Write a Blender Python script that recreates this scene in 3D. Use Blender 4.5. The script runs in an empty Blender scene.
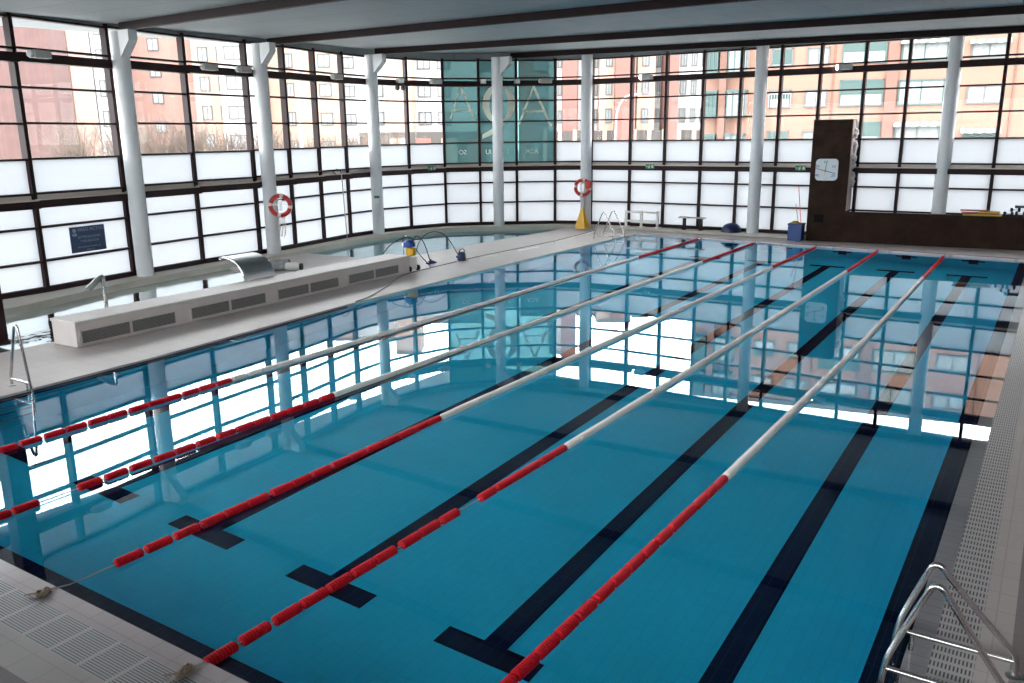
import bpy, bmesh, math, random
from mathutils import Vector, Matrix
from mathutils.geometry import tessellate_polygon
random.seed(7)
PI = math.pi
scene = bpy.context.scene
COL = scene.collection

# ------------------------------------------------------------------ materials
def mat(name, col=(.5,.5,.5), rough=.5, metal=0.0, spec=.5, emit=None, estr=0.0):
    m = bpy.data.materials.new(name); m.use_nodes = True
    b = m.node_tree.nodes['Principled BSDF']
    b.inputs['Base Color'].default_value = (*col, 1)
    b.inputs['Roughness'].default_value = rough
    b.inputs['Metallic'].default_value = metal
    b.inputs['Specular IOR Level'].default_value = spec
    if emit:
        b.inputs['Emission Color'].default_value = (*emit, 1)
        b.inputs['Emission Strength'].default_value = estr
    return m

def nodes_of(m):
    return m.node_tree.nodes, m.node_tree.links

def mottled(name, c1, c2, scale=3.0, rough=.6, detail=4, bump=0.0, spec=.4):
    m = mat(name, c1, rough, spec=spec); N, L = nodes_of(m); b = N['Principled BSDF']
    tc = N.new('ShaderNodeTexCoord'); nz = N.new('ShaderNodeTexNoise'); cr = N.new('ShaderNodeValToRGB')
    nz.inputs['Scale'].default_value = scale; nz.inputs['Detail'].default_value = detail
    cr.color_ramp.elements[0].position = .35; cr.color_ramp.elements[1].position = .68
    cr.color_ramp.elements[0].color = (*c1, 1); cr.color_ramp.elements[1].color = (*c2, 1)
    L.new(tc.outputs['Object'], nz.inputs['Vector']); L.new(nz.outputs['Fac'], cr.inputs['Fac'])
    L.new(cr.outputs['Color'], b.inputs['Base Color'])
    if bump:
        bp = N.new('ShaderNodeBump'); bp.inputs['Strength'].default_value = bump; bp.inputs['Distance'].default_value = .01
        L.new(nz.outputs['Fac'], bp.inputs['Height']); L.new(bp.outputs['Normal'], b.inputs['Normal'])
    return m

def tiled(name, c1, c2, grout, tw, th, gs=.006, rough=.3, swap=False, offset=0.0, noise=.0, spec=.5):
    """rectangular tiles of tw x th metres with grout lines, laid on the object's xy plane"""
    m = mat(name, c1, rough, spec=spec); N, L = nodes_of(m); b = N['Principled BSDF']
    tc = N.new('ShaderNodeTexCoord'); br = N.new('ShaderNodeTexBrick'); mp = N.new('ShaderNodeMapping')
    br.inputs['Color1'].default_value = (*c1, 1); br.inputs['Color2'].default_value = (*c2, 1)
    br.inputs['Mortar'].default_value = (*grout, 1); br.inputs['Scale'].default_value = 1
    br.inputs['Mortar Size'].default_value = gs; br.inputs['Mortar Smooth'].default_value = .1
    br.inputs['Brick Width'].default_value = tw; br.inputs['Row Height'].default_value = th
    br.offset = offset
    if swap: mp.inputs['Rotation'].default_value = (0, 0, PI/2)
    L.new(tc.outputs['Object'], mp.inputs['Vector']); L.new(mp.outputs['Vector'], br.inputs['Vector'])
    out = br.outputs['Color']
    if noise:
        nz = N.new('ShaderNodeTexNoise'); nz.inputs['Scale'].default_value = 1.3; nz.inputs['Detail'].default_value = 3
        mx = N.new('ShaderNodeMix'); mx.data_type = 'RGBA'; mx.blend_type = 'MULTIPLY'
        cr = N.new('ShaderNodeValToRGB'); cr.color_ramp.elements[0].color = (1-noise,)*3+(1,); cr.color_ramp.elements[1].color = (1,1,1,1)
        L.new(tc.outputs['Object'], nz.inputs['Vector']); L.new(nz.outputs['Fac'], cr.inputs['Fac'])
        mx.inputs['Factor'].default_value = 1
        L.new(out, mx.inputs['A']); L.new(cr.outputs['Color'], mx.inputs['B']); out = mx.outputs['Result']
    L.new(out, b.inputs['Base Color'])
    return m

def slotted(name, c, dark, px, fx, py, fy, rough=.45):
    """plastic grating: dark slots repeating every px by py metres, slot share fx by fy"""
    m = mat(name, c, rough); N, L = nodes_of(m); b = N['Principled BSDF']
    tc = N.new('ShaderNodeTexCoord'); sp = N.new('ShaderNodeSeparateXYZ'); L.new(tc.outputs['Object'], sp.inputs[0])
    def stripe(o, p, f):
        a = N.new('ShaderNodeMath'); a.operation = 'DIVIDE'; a.inputs[1].default_value = p; L.new(o, a.inputs[0])
        c_ = N.new('ShaderNodeMath'); c_.operation = 'FRACT'; L.new(a.outputs[0], c_.inputs[0])
        d = N.new('ShaderNodeMath'); d.operation = 'LESS_THAN'; d.inputs[1].default_value = f; L.new(c_.outputs[0], d.inputs[0])
        return d.outputs[0]
    mu = N.new('ShaderNodeMath'); mu.operation = 'MULTIPLY'
    L.new(stripe(sp.outputs[0], px, fx), mu.inputs[0]); L.new(stripe(sp.outputs[1], py, fy), mu.inputs[1])
    mx = N.new('ShaderNodeMix'); mx.data_type = 'RGBA'
    L.new(mu.outputs[0], mx.inputs['Factor']); mx.inputs['A'].default_value = (*c, 1); mx.inputs['B'].default_value = (*dark, 1)
    L.new(mx.outputs['Result'], b.inputs['Base Color'])
    return m

def water_mat(name, scale, strength, dist):
    m = bpy.data.materials.new(name); m.use_nodes = True; N, L = nodes_of(m); N.clear()
    o = N.new('ShaderNodeOutputMaterial'); g = N.new('ShaderNodeBsdfGlass'); g.inputs['IOR'].default_value = 1.333
    g.inputs['Roughness'].default_value = 0.0; g.inputs['Color'].default_value = (.93,.99,1,1)
    tc = N.new('ShaderNodeTexCoord'); nz = N.new('ShaderNodeTexNoise'); nz.inputs['Scale'].default_value = scale
    nz.inputs['Detail'].default_value = 2
    bp = N.new('ShaderNodeBump'); bp.inputs['Strength'].default_value = strength; bp.inputs['Distance'].default_value = dist
    L.new(tc.outputs['Object'], nz.inputs['Vector']); L.new(nz.outputs['Fac'], bp.inputs['Height'])
    L.new(bp.outputs['Normal'], g.inputs['Normal']); L.new(g.outputs[0], o.inputs['Surface'])
    return m

def glass_mat(name, tint, refl=.9):
    m = bpy.data.materials.new(name); m.use_nodes = True; N, L = nodes_of(m); N.clear()
    o = N.new('ShaderNodeOutputMaterial'); t = N.new('ShaderNodeBsdfTransparent'); g = N.new('ShaderNodeBsdfGlossy')
    t.inputs['Color'].default_value = (*tint, 1); g.inputs['Roughness'].default_value = .01
    g.inputs['Color'].default_value = (refl,)*3+(1,)
    lw_ = N.new('ShaderNodeLayerWeight'); pw = N.new('ShaderNodeMath'); pw.operation = 'POWER'; pw.inputs[1].default_value = 5
    ma = N.new('ShaderNodeMath'); ma.operation = 'MULTIPLY_ADD'; ma.inputs[1].default_value = .35; ma.inputs[2].default_value = .008
    L.new(lw_.outputs['Facing'], pw.inputs[0]); L.new(pw.outputs[0], ma.inputs[0]); mx = N.new('ShaderNodeMixShader'); L.new(ma.outputs[0], mx.inputs[0]); L.new(t.outputs[0], mx.inputs[1]); L.new(g.outputs[0], mx.inputs[2])
    L.new(mx.outputs[0], o.inputs['Surface'])
    return m

def film_mat(name, tint, tcol, dcol):
    m = frosted_mat(name, tcol, dcol); N, L = nodes_of(m)
    o = next(n for n in N if n.type == 'OUTPUT_MATERIAL'); src = o.inputs['Surface'].links[0].from_socket
    t = N.new('ShaderNodeBsdfTransparent'); t.inputs['Color'].default_value = (*tint, 1); ad = N.new('ShaderNodeAddShader')
    L.new(src, ad.inputs[0]); L.new(t.outputs[0], ad.inputs[1]); L.new(ad.outputs[0], o.inputs['Surface'])
    return m

def frosted_mat(name, tcol, dcol):
    m = bpy.data.materials.new(name); m.use_nodes = True; N, L = nodes_of(m); N.clear()
    o = N.new('ShaderNodeOutputMaterial'); t = N.new('ShaderNodeBsdfTranslucent'); d = N.new('ShaderNodeBsdfDiffuse')
    t.inputs['Color'].default_value = (*tcol, 1); d.inputs['Color'].default_value = (*dcol, 1)
    ad = N.new('ShaderNodeAddShader'); L.new(t.outputs[0], ad.inputs[0]); L.new(d.outputs[0], ad.inputs[1])
    L.new(ad.outputs[0], o.inputs['Surface'])
    return m

M = dict(
    deck = tiled('deck tiles', (.48,.425,.405), (.51,.45,.43), (.41,.36,.345), .3, .3, .006, .5, noise=.12),
    deckpinkshade = tiled('pinkish non slip tiles darkened for shade', (0.2400, 0.1960, 0.2000), (0.2560, 0.2080, 0.2120), (0.2000, 0.1600, 0.1640), .3, .3, .005, .6, noise=.1),
    ledge = mottled('pale stone ledge', (.50,.47,.41), (.56,.525,.46), 2, .6),
    coping = tiled('pool coping tiles', (.50,.435,.44), (.53,.46,.465), (.38,.33,.335), .25, .125, .004, .25),
    pool = tiled('turquoise pool tiles', (.032,.64,.93), (.035,.66,.95), (.030,.58,.85), .25, .125, .005, .35, swap=True, offset=.5, noise=.12, spec=0.0),
    poolwall = mottled('turquoise pool wall tiles', (.030,.58,.80), (.034,.60,.82), 3, .35, spec=0.0),
    navy = tiled('navy lane tiles', (.005,.013,.045), (.006,.015,.05), (.016,.036,.07), .25, .125, .005, .3, swap=True, spec=0.0),
    leisure = mottled('pale blue pool lining', (.12,.40,.46), (.15,.44,.50), 2, .4, spec=0.0),
    water = water_mat('calm pool water', .8, .012, .02),
    ripple = water_mat('rippled whirlpool water', 3.0, .12, .04),
    calm2 = water_mat('leisure pool water', 1.6, .03, .02),
    gratex = slotted('white slotted gutter grating', (0.4420, 0.4250, 0.4165), (0.0595, 0.0553, 0.0553), .024, .45, .105, .62),
    gratey = slotted('white barred gutter grating', (.50,.48,.475), (.10,.095,.095), .35, .90, .022, .45),
    drain = mat('dark drain slot', (.04,.04,.04), .6),
    brown = mat('dark red brown painted steel', (.022,.009,.010), .55, spec=.2),
    browndeep = mat('dark brown steel beam', (.014,.005,.006), .6, spec=.2),
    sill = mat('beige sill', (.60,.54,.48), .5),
    colwhite = mottled('white column paint', (.62,.63,.64), (.66,.67,.68), 2, .5),
    ceil = tiled('grey ceiling panels', (0.2500,0.2812,0.2937), (0.2687,0.3000,0.3125), (0.1625,0.1812,0.1875), 2.4, 1.2, .012, .7, offset=.5),
    paint = mat('dim grey wall paint', (.22,.19,.19), .7),
    clear = glass_mat('clear window glass', (.93,.94,.93)),
    teal = film_mat('teal tinted window film', (.045,.088,.088), (.010,.022,.023), (.05,.11,.115)),
    frost = frosted_mat('frosted window pane', (.115,.121,.127), (.36,.37,.38)),
    frostT = frosted_mat('white lettering film', (.22,.21,.18), (.70,.68,.60)),
    bench = mottled('pale tiled bench', (.54,.49,.465), (.58,.525,.50), 4, .5),
    grille = slotted('grey bench grille', (.36,.34,.33), (.15,.14,.135), .5, 2, .02, .5),
    grille2 = mat('grey vent grille', (.10,.095,.09), .5),
    steel = mat('polished stainless steel', (.62,.60,.58), .18, 1.0),
    steeldull = mat('brushed stainless steel', (.42,.43,.43), .35, 1.0),
    red = mat('red float plastic', (.50,.004,.014), .45, spec=.25),
    white = mat('white float plastic', (.74,.72,.68), .4),
    cable = mat('pale steel cable', (.55,.53,.50), .4),
    conc = mottled('brown cement render', (.028,.016,.012), (.044,.027,.020), 2.6, .8, 6, .3, spec=.08),
    conctop = mat('brown render edge', (.05,.038,.03), .8),
    hatch = mat('dark hatch', (.006,.003,.003), .6, spec=.1),
    wallbeige = mat('beige climbing panel', (.45,.33,.30), .6),
    hold = mat('pale climbing holds', (.62,.60,.58), .5),
    clockface = mat('white clock face', (.66,.70,.72), .4),
    black = mat('black rubber', (.012,.012,.014), .6),
    blue = mat('blue plastic', (.012,.055,.24), .4),
    darkblue = mat('dark blue plastic', (.01,.025,.09), .4),
    yellow = mat('yellow plastic', (.75,.42,.02), .4),
    green = mat('green sign plastic', (.03,.22,.12), .4),
    signblue = mat('navy notice board', (.014,.045,.115), .45),
    signtext = mat('pale notice lettering', (.20,.28,.40), .5),
    lampbody = mat('grey lamp housing', (.40,.39,.37), .5),
    lampglass = mat('white lamp glass', (.75,.74,.72), .3),
    lamplit = mat('lit lamp glass', (1,.95,1), .3, emit=(1,.93,1), estr=28),
    ringred = mat('red life ring', (.55,.025,.02), .45),
    ringwhite = mat('white life ring band', (.72,.66,.62), .5),
    rope = mottled('frayed grey rope', (.42,.38,.32), (.55,.50,.44), 30, .8),
    tan = mottled('tan knotted cord', (.35,.27,.18), (.5,.42,.32), 30, .8),
    matred = mat('red foam', (.35,.05,.05), .6),
    matyel = mat('yellow foam', (.55,.38,.04), .6),
    hose = mat('dark hose', (.045,.05,.06), .5),
    tank = mat('white tank plastic', (.70,.70,.66), .4),
    ground = mottled('pale paving outside', (.30,.29,.28), (.36,.35,.33), .4, .9),
    salmon = mat('salmon render', (0.1768, 0.0950, 0.0679), .9),
    salmond = mat('dark salmon pilaster', (0.1196, 0.0615, 0.0469), .9),
    pinkr = mat('pink render', (0.2404, 0.1463, 0.1173), .9),
    pinkl = mat('pale peach render', (0.2795, 0.1901, 0.1453), .9),
    whiter = mat('white render', (0.3354, 0.3242, 0.3186), .9),
    roofm = mat('grey roof', (.10,.09,.09), .9),
    brickm = tiled('brown brick', (0.0950, 0.0491, 0.0445), (0.1118, 0.0585, 0.0519), (0.0839, 0.0527, 0.0494), .6, .2, .02, .9, noise=.35),
    brickp = tiled('pink brick', (0.2068, 0.1147, 0.0926), (0.2236, 0.1264, 0.1013), (0.1901, 0.1170, 0.0988), .6, .2, .02, .9, noise=.2),
    brickr = mat('red brick panel', (0.1509, 0.0679, 0.0556), .9),
    shutter = mat('green roller shutter', (0.0225, 0.0475, 0.0425), .6),
    greenfr = mat('green window frame', (0.0275, 0.0550, 0.0525), .6),
    greyfr = mat('grey window frame', (0.0630, 0.0630, 0.0630), .6),
    curtain = mottled('pale curtained window', (0.1217, 0.1310, 0.1310), (0.1778, 0.1872, 0.1872), 6, .4),
    darkwin = mat('dark window', (.04,.045,.05), .3),
    palewin = mat('pale blinds', (0.2243, 0.2340, 0.2438), .6),
    awn = slotted('striped awning', (.26,.26,.24), (.08,.10,.09), .5, .5, 50, 2),
    bark = mat('bare twigs', (.10,.075,.06), .9),
    hedge = mottled('dry hedge', (.07,.055,.042), (.13,.10,.08), 6, .95),
    garage = mat('shaded garage', (.05,.042,.038), .9),
    pole = mat('pale pole', (.26,.25,.24), .6),
)

# ------------------------------------------------------------------ helpers
class MB:
    """collects shapes given in world metres, then links them as ONE mesh object"""
    def __init__(self): self.bm = bmesh.new()
    def box(self, c, s, rz=0.0, m=0, R=None):
        r = bmesh.ops.create_cube(self.bm, size=1)
        T = Matrix.Translation(c) @ (R if R is not None else Matrix.Rotation(rz, 4, 'Z')) @ Matrix.Diagonal((*s, 1))
        bmesh.ops.transform(self.bm, matrix=T, verts=r['verts'])
        self._m(r['verts'], m); return self
    def _m(self, vs, m):
        if m:
            for f in {f for v in vs for f in v.link_faces}: f.material_index = m
    def prism(self, pts, z0, z1, m=0):
        n = len(pts); vb = [self.bm.verts.new((p[0], p[1], z0 if len(p) < 3 else p[2])) for p in pts]
        vt = [self.bm.verts.new((p[0], p[1], z1)) for p in pts]
        self.bm.faces.new(vb[::-1]); self.bm.faces.new(vt)
        for i in range(n): self.bm.faces.new((vb[i], vb[(i+1)%n], vt[(i+1)%n], vt[i]))
        self._m(vb+vt, m); return self
    def hull(self, base, off, m=0):
        """polygon of 3-D points extruded by vector off"""
        n = len(base); a = [self.bm.verts.new(p) for p in base]; b = [self.bm.verts.new(Vector(p)+Vector(off)) for p in base]
        self.bm.faces.new(a[::-1]); self.bm.faces.new(b)
        for i in range(n): self.bm.faces.new((a[i], a[(i+1)%n], b[(i+1)%n], b[i]))
        self._m(a+b, m); return self
    def quad(self, *p, m=0):
        f = self.bm.faces.new([self.bm.verts.new(q) for q in p]); f.material_index = m; return self
    def tube(self, pts, r, seg=10, closed=False, m=0, smooth=0, caps=True):
        P = [Vector(p) for p in pts]
        if smooth: P = chaikin(P, smooth, closed)
        n = len(P); rings = []; up = None
        for i, p in enumerate(P):
            if closed: t = (P[(i+1)%n]-P[i-1])
            else: t = (P[min(i+1, n-1)]-P[max(i-1, 0)])
            t.normalize()
            if up is None:
                up = Vector((0,0,1)) if abs(t.z) < .9 else Vector((1,0,0))
            u = (up - t*up.dot(t)); 
            if u.length < 1e-4: u = t.orthogonal()
            u.normalize(); up = u; w = t.cross(u)
            rr = r[min(len(r)-1, int(i*len(r)/n))] if isinstance(r, (list, tuple)) else r
            rings.append([self.bm.verts.new(p+(u*math.cos(2*PI*k/seg)+w*math.sin(2*PI*k/seg))*rr) for k in range(seg)])
        vs = [v for q in rings for v in q]
        for i in range(n if closed else n-1):
            a, b = rings[i], rings[(i+1)%n]
            for k in range(seg): self.bm.faces.new((a[k], a[(k+1)%seg], b[(k+1)%seg], b[k]))
        if not closed and caps:
            self.bm.faces.new(rings[0][::-1]); self.bm.faces.new(rings[-1])
        self._m(vs, m); return self
    def lathe(self, c, prof, seg=24, axis='Z', m=0, R=None):
        rings = []; mats = {'Z': Matrix.Identity(4), 'X': Matrix.Rotation(PI/2, 4, 'Y'), 'Y': Matrix.Rotation(-PI/2, 4, 'X')}
        T = Matrix.Translation(c) @ (R if R is not None else mats[axis])
        for (r, z) in prof:
            rings.append([self.bm.verts.new(T @ Vector((r*math.cos(2*PI*k/seg), r*math.sin(2*PI*k/seg), z))) for k in range(seg)])
        for a, b in zip(rings[:-1], rings[1:]):
            for k in range(seg): self.bm.faces.new((a[k], a[(k+1)%seg], b[(k+1)%seg], b[k]))
        if prof[0][0] > 1e-5: self.bm.faces.new(rings[0][::-1])
        if prof[-1][0] > 1e-5: self.bm.faces.new(rings[-1])
        self._m([v for q in rings for v in q], m); return self
    def build(self, name, mats, parent=None, origin=None, smooth=False, bevel=0):
        bmesh.ops.recalc_face_normals(self.bm, faces=self.bm.faces[:])
        me = bpy.data.meshes.new(name)
        org = Vector(origin) if origin is not None else (Vector(parent['_o']) if parent is not None and '_o' in parent else Vector((0,0,0)))
        bmesh.ops.translate(self.bm, vec=-org, verts=self.bm.verts[:])
        self.bm.to_mesh(me); self.bm.free()
        for mm in (mats if isinstance(mats, (list, tuple)) else [mats]): me.materials.append(mm)
        if smooth:
            for p in me.polygons: p.use_smooth = True
            me.set_sharp_from_angle(angle=math.radians(40))
        o = bpy.data.objects.new(name, me); COL.objects.link(o)
        if parent is not None:
            o.parent = parent; o['_o'] = parent['_o'] if '_o' in parent else (0.0, 0.0, 0.0)
        else:
            o.location = org; o['_o'] = tuple(org)
        if bevel:
            b = o.modifiers.new('edge', 'BEVEL'); b.width = bevel; b.segments = 2; b.limit_method = 'ANGLE'
        return o

def chaikin(P, it=2, closed=False):
    for _ in range(it):
        Q = [] if closed else [P[0]]
        rng = range(len(P)) if closed else range(len(P)-1)
        for i in rng:
            a, b = P[i], P[(i+1) % len(P)]
            Q += [a*.75+b*.25, a*.25+b*.75]
        if not closed: Q.append(P[-1])
        P = Q
    return P

def tag(o, label=None, cat=None, group=None, kind=None):
    if label: o['label'] = label
    if cat: o['category'] = cat
    if group: o['group'] = group
    if kind: o['kind'] = kind
    return o
def thing(name, loc, label=None, cat=None, group=None, kind=None):
    o = bpy.data.objects.new(name, None); COL.objects.link(o); o.empty_display_size = .2
    o.location = loc; o['_o'] = tuple(float(v) for v in loc)
    return tag(o, label, cat, group, kind)
def struct(name, mb, m, parent=None, **k):
    o = mb.build(name, m, parent, **k)
    if parent is None: o['kind'] = 'structure'
    return o
def text_mesh(name, body, size, m, parent, M4, depth=.004, align='CENTER'):
    cu = bpy.data.curves.new(name, 'FONT'); cu.body = body; cu.size = size; cu.extrude = depth
    cu.align_x = align; cu.align_y = 'CENTER'; cu.resolution_u = 3
    tmp = bpy.data.objects.new(name+'_c', cu); COL.objects.link(tmp)
    dg = bpy.context.evaluated_depsgraph_get(); dg.update()
    me = bpy.data.meshes.new_from_object(tmp.evaluated_get(dg)); bpy.data.objects.remove(tmp)
    org = Vector(parent['_o']); me.transform(Matrix.Translation(-org) @ M4); me.materials.clear(); me.materials.append(m)
    o = bpy.data.objects.new(name, me); COL.objects.link(o); o.parent = parent; o['_o'] = parent['_o']
    return o
def frame_at(p, xdir, nrm):
    """matrix whose x runs along xdir, y up, z along nrm"""
    x = Vector(xdir).normalized(); n = Vector(nrm).normalized(); y = n.cross(x)
    m = Matrix((x, y, n)).transposed().to_4x4(); return Matrix.Translation(p) @ m

# ------------------------------------------------------------------ camera
yaw, pitch, roll = -.575778, .239483, -.010662
F = Vector((math.sin(yaw)*math.cos(pitch), math.cos(yaw)*math.cos(pitch), -math.sin(pitch)))
r0 = Vector((math.cos(yaw), -math.sin(yaw), 0)); u0 = r0.cross(F)
Rv = r0*math.cos(roll)+u0*math.sin(roll); Uv = -r0*math.sin(roll)+u0*math.cos(roll)
cam = bpy.data.cameras.new('camera'); co = bpy.data.objects.new('camera', cam); COL.objects.link(co)
mw = Matrix((Rv, Uv, -F)).transposed().to_4x4(); mw.translation = (12.328671, -3.153512, 3.565619)
co.matrix_world = mw
cam.sensor_width = 36; cam.lens = 839.054/1024*36
cam.clip_start = .05; cam.clip_end = 500
scene.camera = co

# ------------------------------------------------------------------ pool shell and deck
POOL = [(0,0), (11.79,0), (11.79,24.35), (-.68,25.28), (-.72,17.6), (-.50,10.0), (-.12,5.0), (-.02,2.0)]
INNER = [(-6.0,1.5), (-6.15,5.6), (-6.4,6.7), (-6.8,8.1), (-7.1,9.5), (-7.35,12.0), (-7.5,14.3), (-7.9,16.1), (-8.2,18.5),
         (-8.35,20.5), (-8.1,22.0), (-7.65,23.2), (-6.75,24.15), (-5.65,24.95), (-4.5,25.85), (-3.3,26.35), (-1.7,26.45), (5.1,26.45)]
WALL = [(-6.95,-5.6), (-7.0,-2.8), (-7.1,-.3), (-7.25,2.25), (-7.4,4.77), (-7.54,7.27), (-7.9,9.75), (-8.14,12.1), (-8.27,14.3), (-8.47,15.93),
        (-8.7,17.45), (-8.94,19.0), (-9.0,20.6), (-8.72,22.16), (-8.17,23.7), (-7.16,24.67), (-6.0,25.56), (-4.77,26.5), (-3.38,26.95),
        (-1.78,27.1), (-.37,27.1), (1.05,27.1), (2.42,27.1), (3.8,27.1), (5.1,27.1), (6.5,27.1), (7.8,27.1), (9.15,27.1), (10.47,27.1),
        (11.85,27.1), (13.2,27.1), (14.6,27.1), (16.0,27.1)]
LP = [(-2.70,1.5), (-2.70,12.4), (-7.38,12.4), (-7.35,12.0), (-7.1,9.5), (-6.8,8.1), (-6.4,6.7), (-6.15,5.6), (-6.0,1.5)]
CP = [(-4.3,15.6), (-4.15,18.3), (-4.15,20.4), (-4.05,22.8), (-3.9,25.0), (-4.15,26.0), (-4.5,25.85), (-5.65,24.95), (-6.75,24.15), (-7.65,23.2),
      (-8.1,22.0), (-8.35,20.5), (-8.2,18.5), (-7.9,16.1), (-7.8,15.6)]
DZ = .04
def sheet(mb, outer, holes, z):
    loops = [[Vector((p[0], p[1], 0)) for p in l] for l in [outer]+holes]
    tris = tessellate_polygon(loops); flat = [p for l in loops for p in l]
    vs = [mb.bm.verts.new((p.x, p.y, z)) for p in flat]
    for t in tris:
        try: mb.bm.faces.new([vs[i] for i in t])
        except ValueError: pass
def walls_of(mb, loop, z0, z1, m=0):
    n = len(loop)
    for i in range(n):
        a, b = loop[i], loop[(i+1)%n]
        mb.quad((a[0],a[1],z0), (b[0],b[1],z0), (b[0],b[1],z1), (a[0],a[1],z1), m=m)
HOLE = [(0-.02,-.52), (12.22,-.52), (12.22,24.35), (-.68,25.28), (-.72,17.6), (-.50,10.0), (-.12,5.0), (-.02,2.0)]
OUT = [(-8.9,-7), (16.2,-7), (16.2,27.6), (-9.6,27.6), (-9.6,15)]
d = MB(); sheet(d, OUT, [HOLE, LP, CP], DZ)
walls_of(d, HOLE, -.12, DZ)
for p, q in [(LP[0],LP[1]), (LP[1],LP[2]), (CP[-1],CP[0]), (CP[0],CP[1]), (CP[1],CP[2]), (CP[2],CP[3]), (CP[3],CP[4]), (CP[4],CP[5])]:
    d.quad((p[0],p[1],-.25), (q[0],q[1],-.25), (q[0],q[1],DZ), (p[0],p[1],DZ))
struct('floor', d, M['deck'])

# darker pinkish non-slip tiles behind the grates, with gallery shade put into the colour
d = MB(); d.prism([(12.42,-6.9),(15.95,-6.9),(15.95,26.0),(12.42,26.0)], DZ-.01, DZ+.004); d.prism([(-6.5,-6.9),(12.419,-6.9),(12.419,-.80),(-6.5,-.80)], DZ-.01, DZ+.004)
struct('trim_36', d, M['deckpinkshade'])
# coping and gutter grates on the near and right sides
d = MB(); d.box((5.885,-.09,-.03), (11.81,.18,.13)); struct('trim_1', d, M['coping'])
d = MB(); d.box((11.87,11.9,-.08), (.16,24.86,.13)); struct('trim_2', d, M['coping'])
d = MB(); d.box((5.97,-.35,-.02), (11.96,.34,.11)); struct('trim_3', d, M['gratey'])
d = MB(); d.box((12.085,11.9,-.03), (.27,24.86,.11)); struct('trim_4', d, M['gratex'])
d = MB(); d.hull([(11.79,24.352,-.1),(11.79,24.352,DZ+.012),(11.79,24.62,DZ+.012),(11.79,24.62,-.1)], (-12.47,.93,0))
struct('trim_5', d, M['coping'])
# drain slot on the strip between the pools
d = MB(); d.tube([(-2.12,14.4,DZ), (-2.3,17.5,DZ), (-2.2,22.0,DZ), (-2.5,25.6,DZ)], .018, 4); struct('trim_6', d, M['drain'])
for n, (a, b) in enumerate([((-2.16,17.2),(-2.1,18.2)), ((-2.05,19.2),(-2.0,20.4)), ((-2.1,21.6),(-2.2,23.2)), ((-2.35,24.4),(-2.5,25.3))]):
    d = MB(); d.tube([(a[0]+.13,a[1],DZ+.004), (b[0]+.13,b[1],DZ+.004)], .03, 4); struct('trim_%d' % (7+n), d, M['white'])

# pool basin
Z0, Z1 = -1.47, -1.75
def zf(y): return Z0+(Z1-Z0)*y/25
basin = thing('pool_basin', (0,0,0), kind='structure')
d = MB(); n = len(POOL)
vs = [d.bm.verts.new((p[0], p[1], zf(p[1]))) for p in POOL]; d.bm.faces.new(vs)
d.build('basin_floor', M['pool'], basin)
d = MB()
for i in range(n):
    a, b = POOL[i], POOL[(i+1)%n]
    d.quad((a[0],a[1],zf(a[1])), (b[0],b[1],zf(b[1])), (b[0],b[1],-.03), (a[0],a[1],-.03))
d.build('basin_wall', M['poolwall'], basin)
# navy band of tiles at the water's edge, horizontal lip on the near and right sides, upright on the left
d = MB(); d.box((5.9,.09,-.09), (11.78,.18,.08)); d.box((11.68,12.2,-.091), (.21,24.2,.08)); d.build('edge_band', M['navy'], basin)
d = MB()
for i in range(5, 8):
    a, b = POOL[i], POOL[(i+1)%n]
    d.quad((a[0]+.008,a[1],-.20), (b[0]+.008,b[1],-.20), (b[0]+.008,b[1],.005), (a[0]+.008,a[1],.005))
d.build('edge_band', M['navy'], basin)
LX = [1.07, 2.96, 4.84, 6.73, 8.61, 10.42]
for x in LX:
    d = MB()
    a, b = 2.25, 22.6
    d.hull([(x-.12,a,zf(a)-.01), (x+.12,a,zf(a)-.01), (x+.12,a,zf(a)+.006), (x-.12,a,zf(a)+.006)], (0,b-a,zf(b)-zf(a)))
    d.build('lane_marking', M['navy'], basin)
    for yy in (2.13, 22.72):
        d = MB(); d.box((x,yy,zf(yy)+.001), (1.0,.25,.013)); d.build('lane_crossbar', M['navy'], basin)
    yw = 24.35+(11.79-x)*.0746-.012
    d = MB(); d.box((x,yw,-.75), (.25,.012,.85), rz=-.0745); d.box((x,yw-.003,-.62), (.6,.012,.25), rz=-.0745)
    d.build('wall_target', M['navy'], basin)

def water(name, loop, m, z):
    w = MB(); w.bm.faces.new([w.bm.verts.new((p[0],p[1],z)) for p in loop])
    o = w.build(name, m); o['kind'] = 'structure'; return o
water('pool_water', [(0.0,0.0), (11.95,0.0), (11.95,24.35), (11.79,24.35), (-.68,25.28), (-.72,17.6), (-.50,10.0), (-.12,5.0), (-.02,2.0)], M['water'], 0.0)
water('whirlpool_water', LP, M['ripple'], -.03)
water('leisure_pool_water', CP, M['calm2'], -.03)
for nm, loop in (('whirlpool_basin', LP), ('leisure_pool_basin', CP)):
    d = MB(); d.bm.faces.new([d.bm.verts.new((p[0],p[1],-1.0)) for p in loop]); walls_of(d, loop, -1.0, -.2)
    o = d.build(nm, M['leisure']); o['kind'] = 'structure'

# raised ledge along the glass
d = MB(); sheet(d, WALL[3:25]+INNER[::-1], [], .13); walls_of(d, WALL[3:25]+INNER[::-1], -.25, .13); struct('trim_20', d, M['ledge'])
# dark drain strip at the foot of the glass
d = MB()
for a, b in zip(WALL[4:24], WALL[5:25]):
    va, vb = Vector((*a,0)), Vector((*b,0)); e = (vb-va).normalized(); nn = Vector((e.y,-e.x,0))
    c = (va+vb)/2+nn*.09; d.box((c.x,c.y,.132), ((vb-va).length,.07,.012), rz=math.atan2(e.y,e.x))
struct('trim_21', d, M['drain'])

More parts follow.
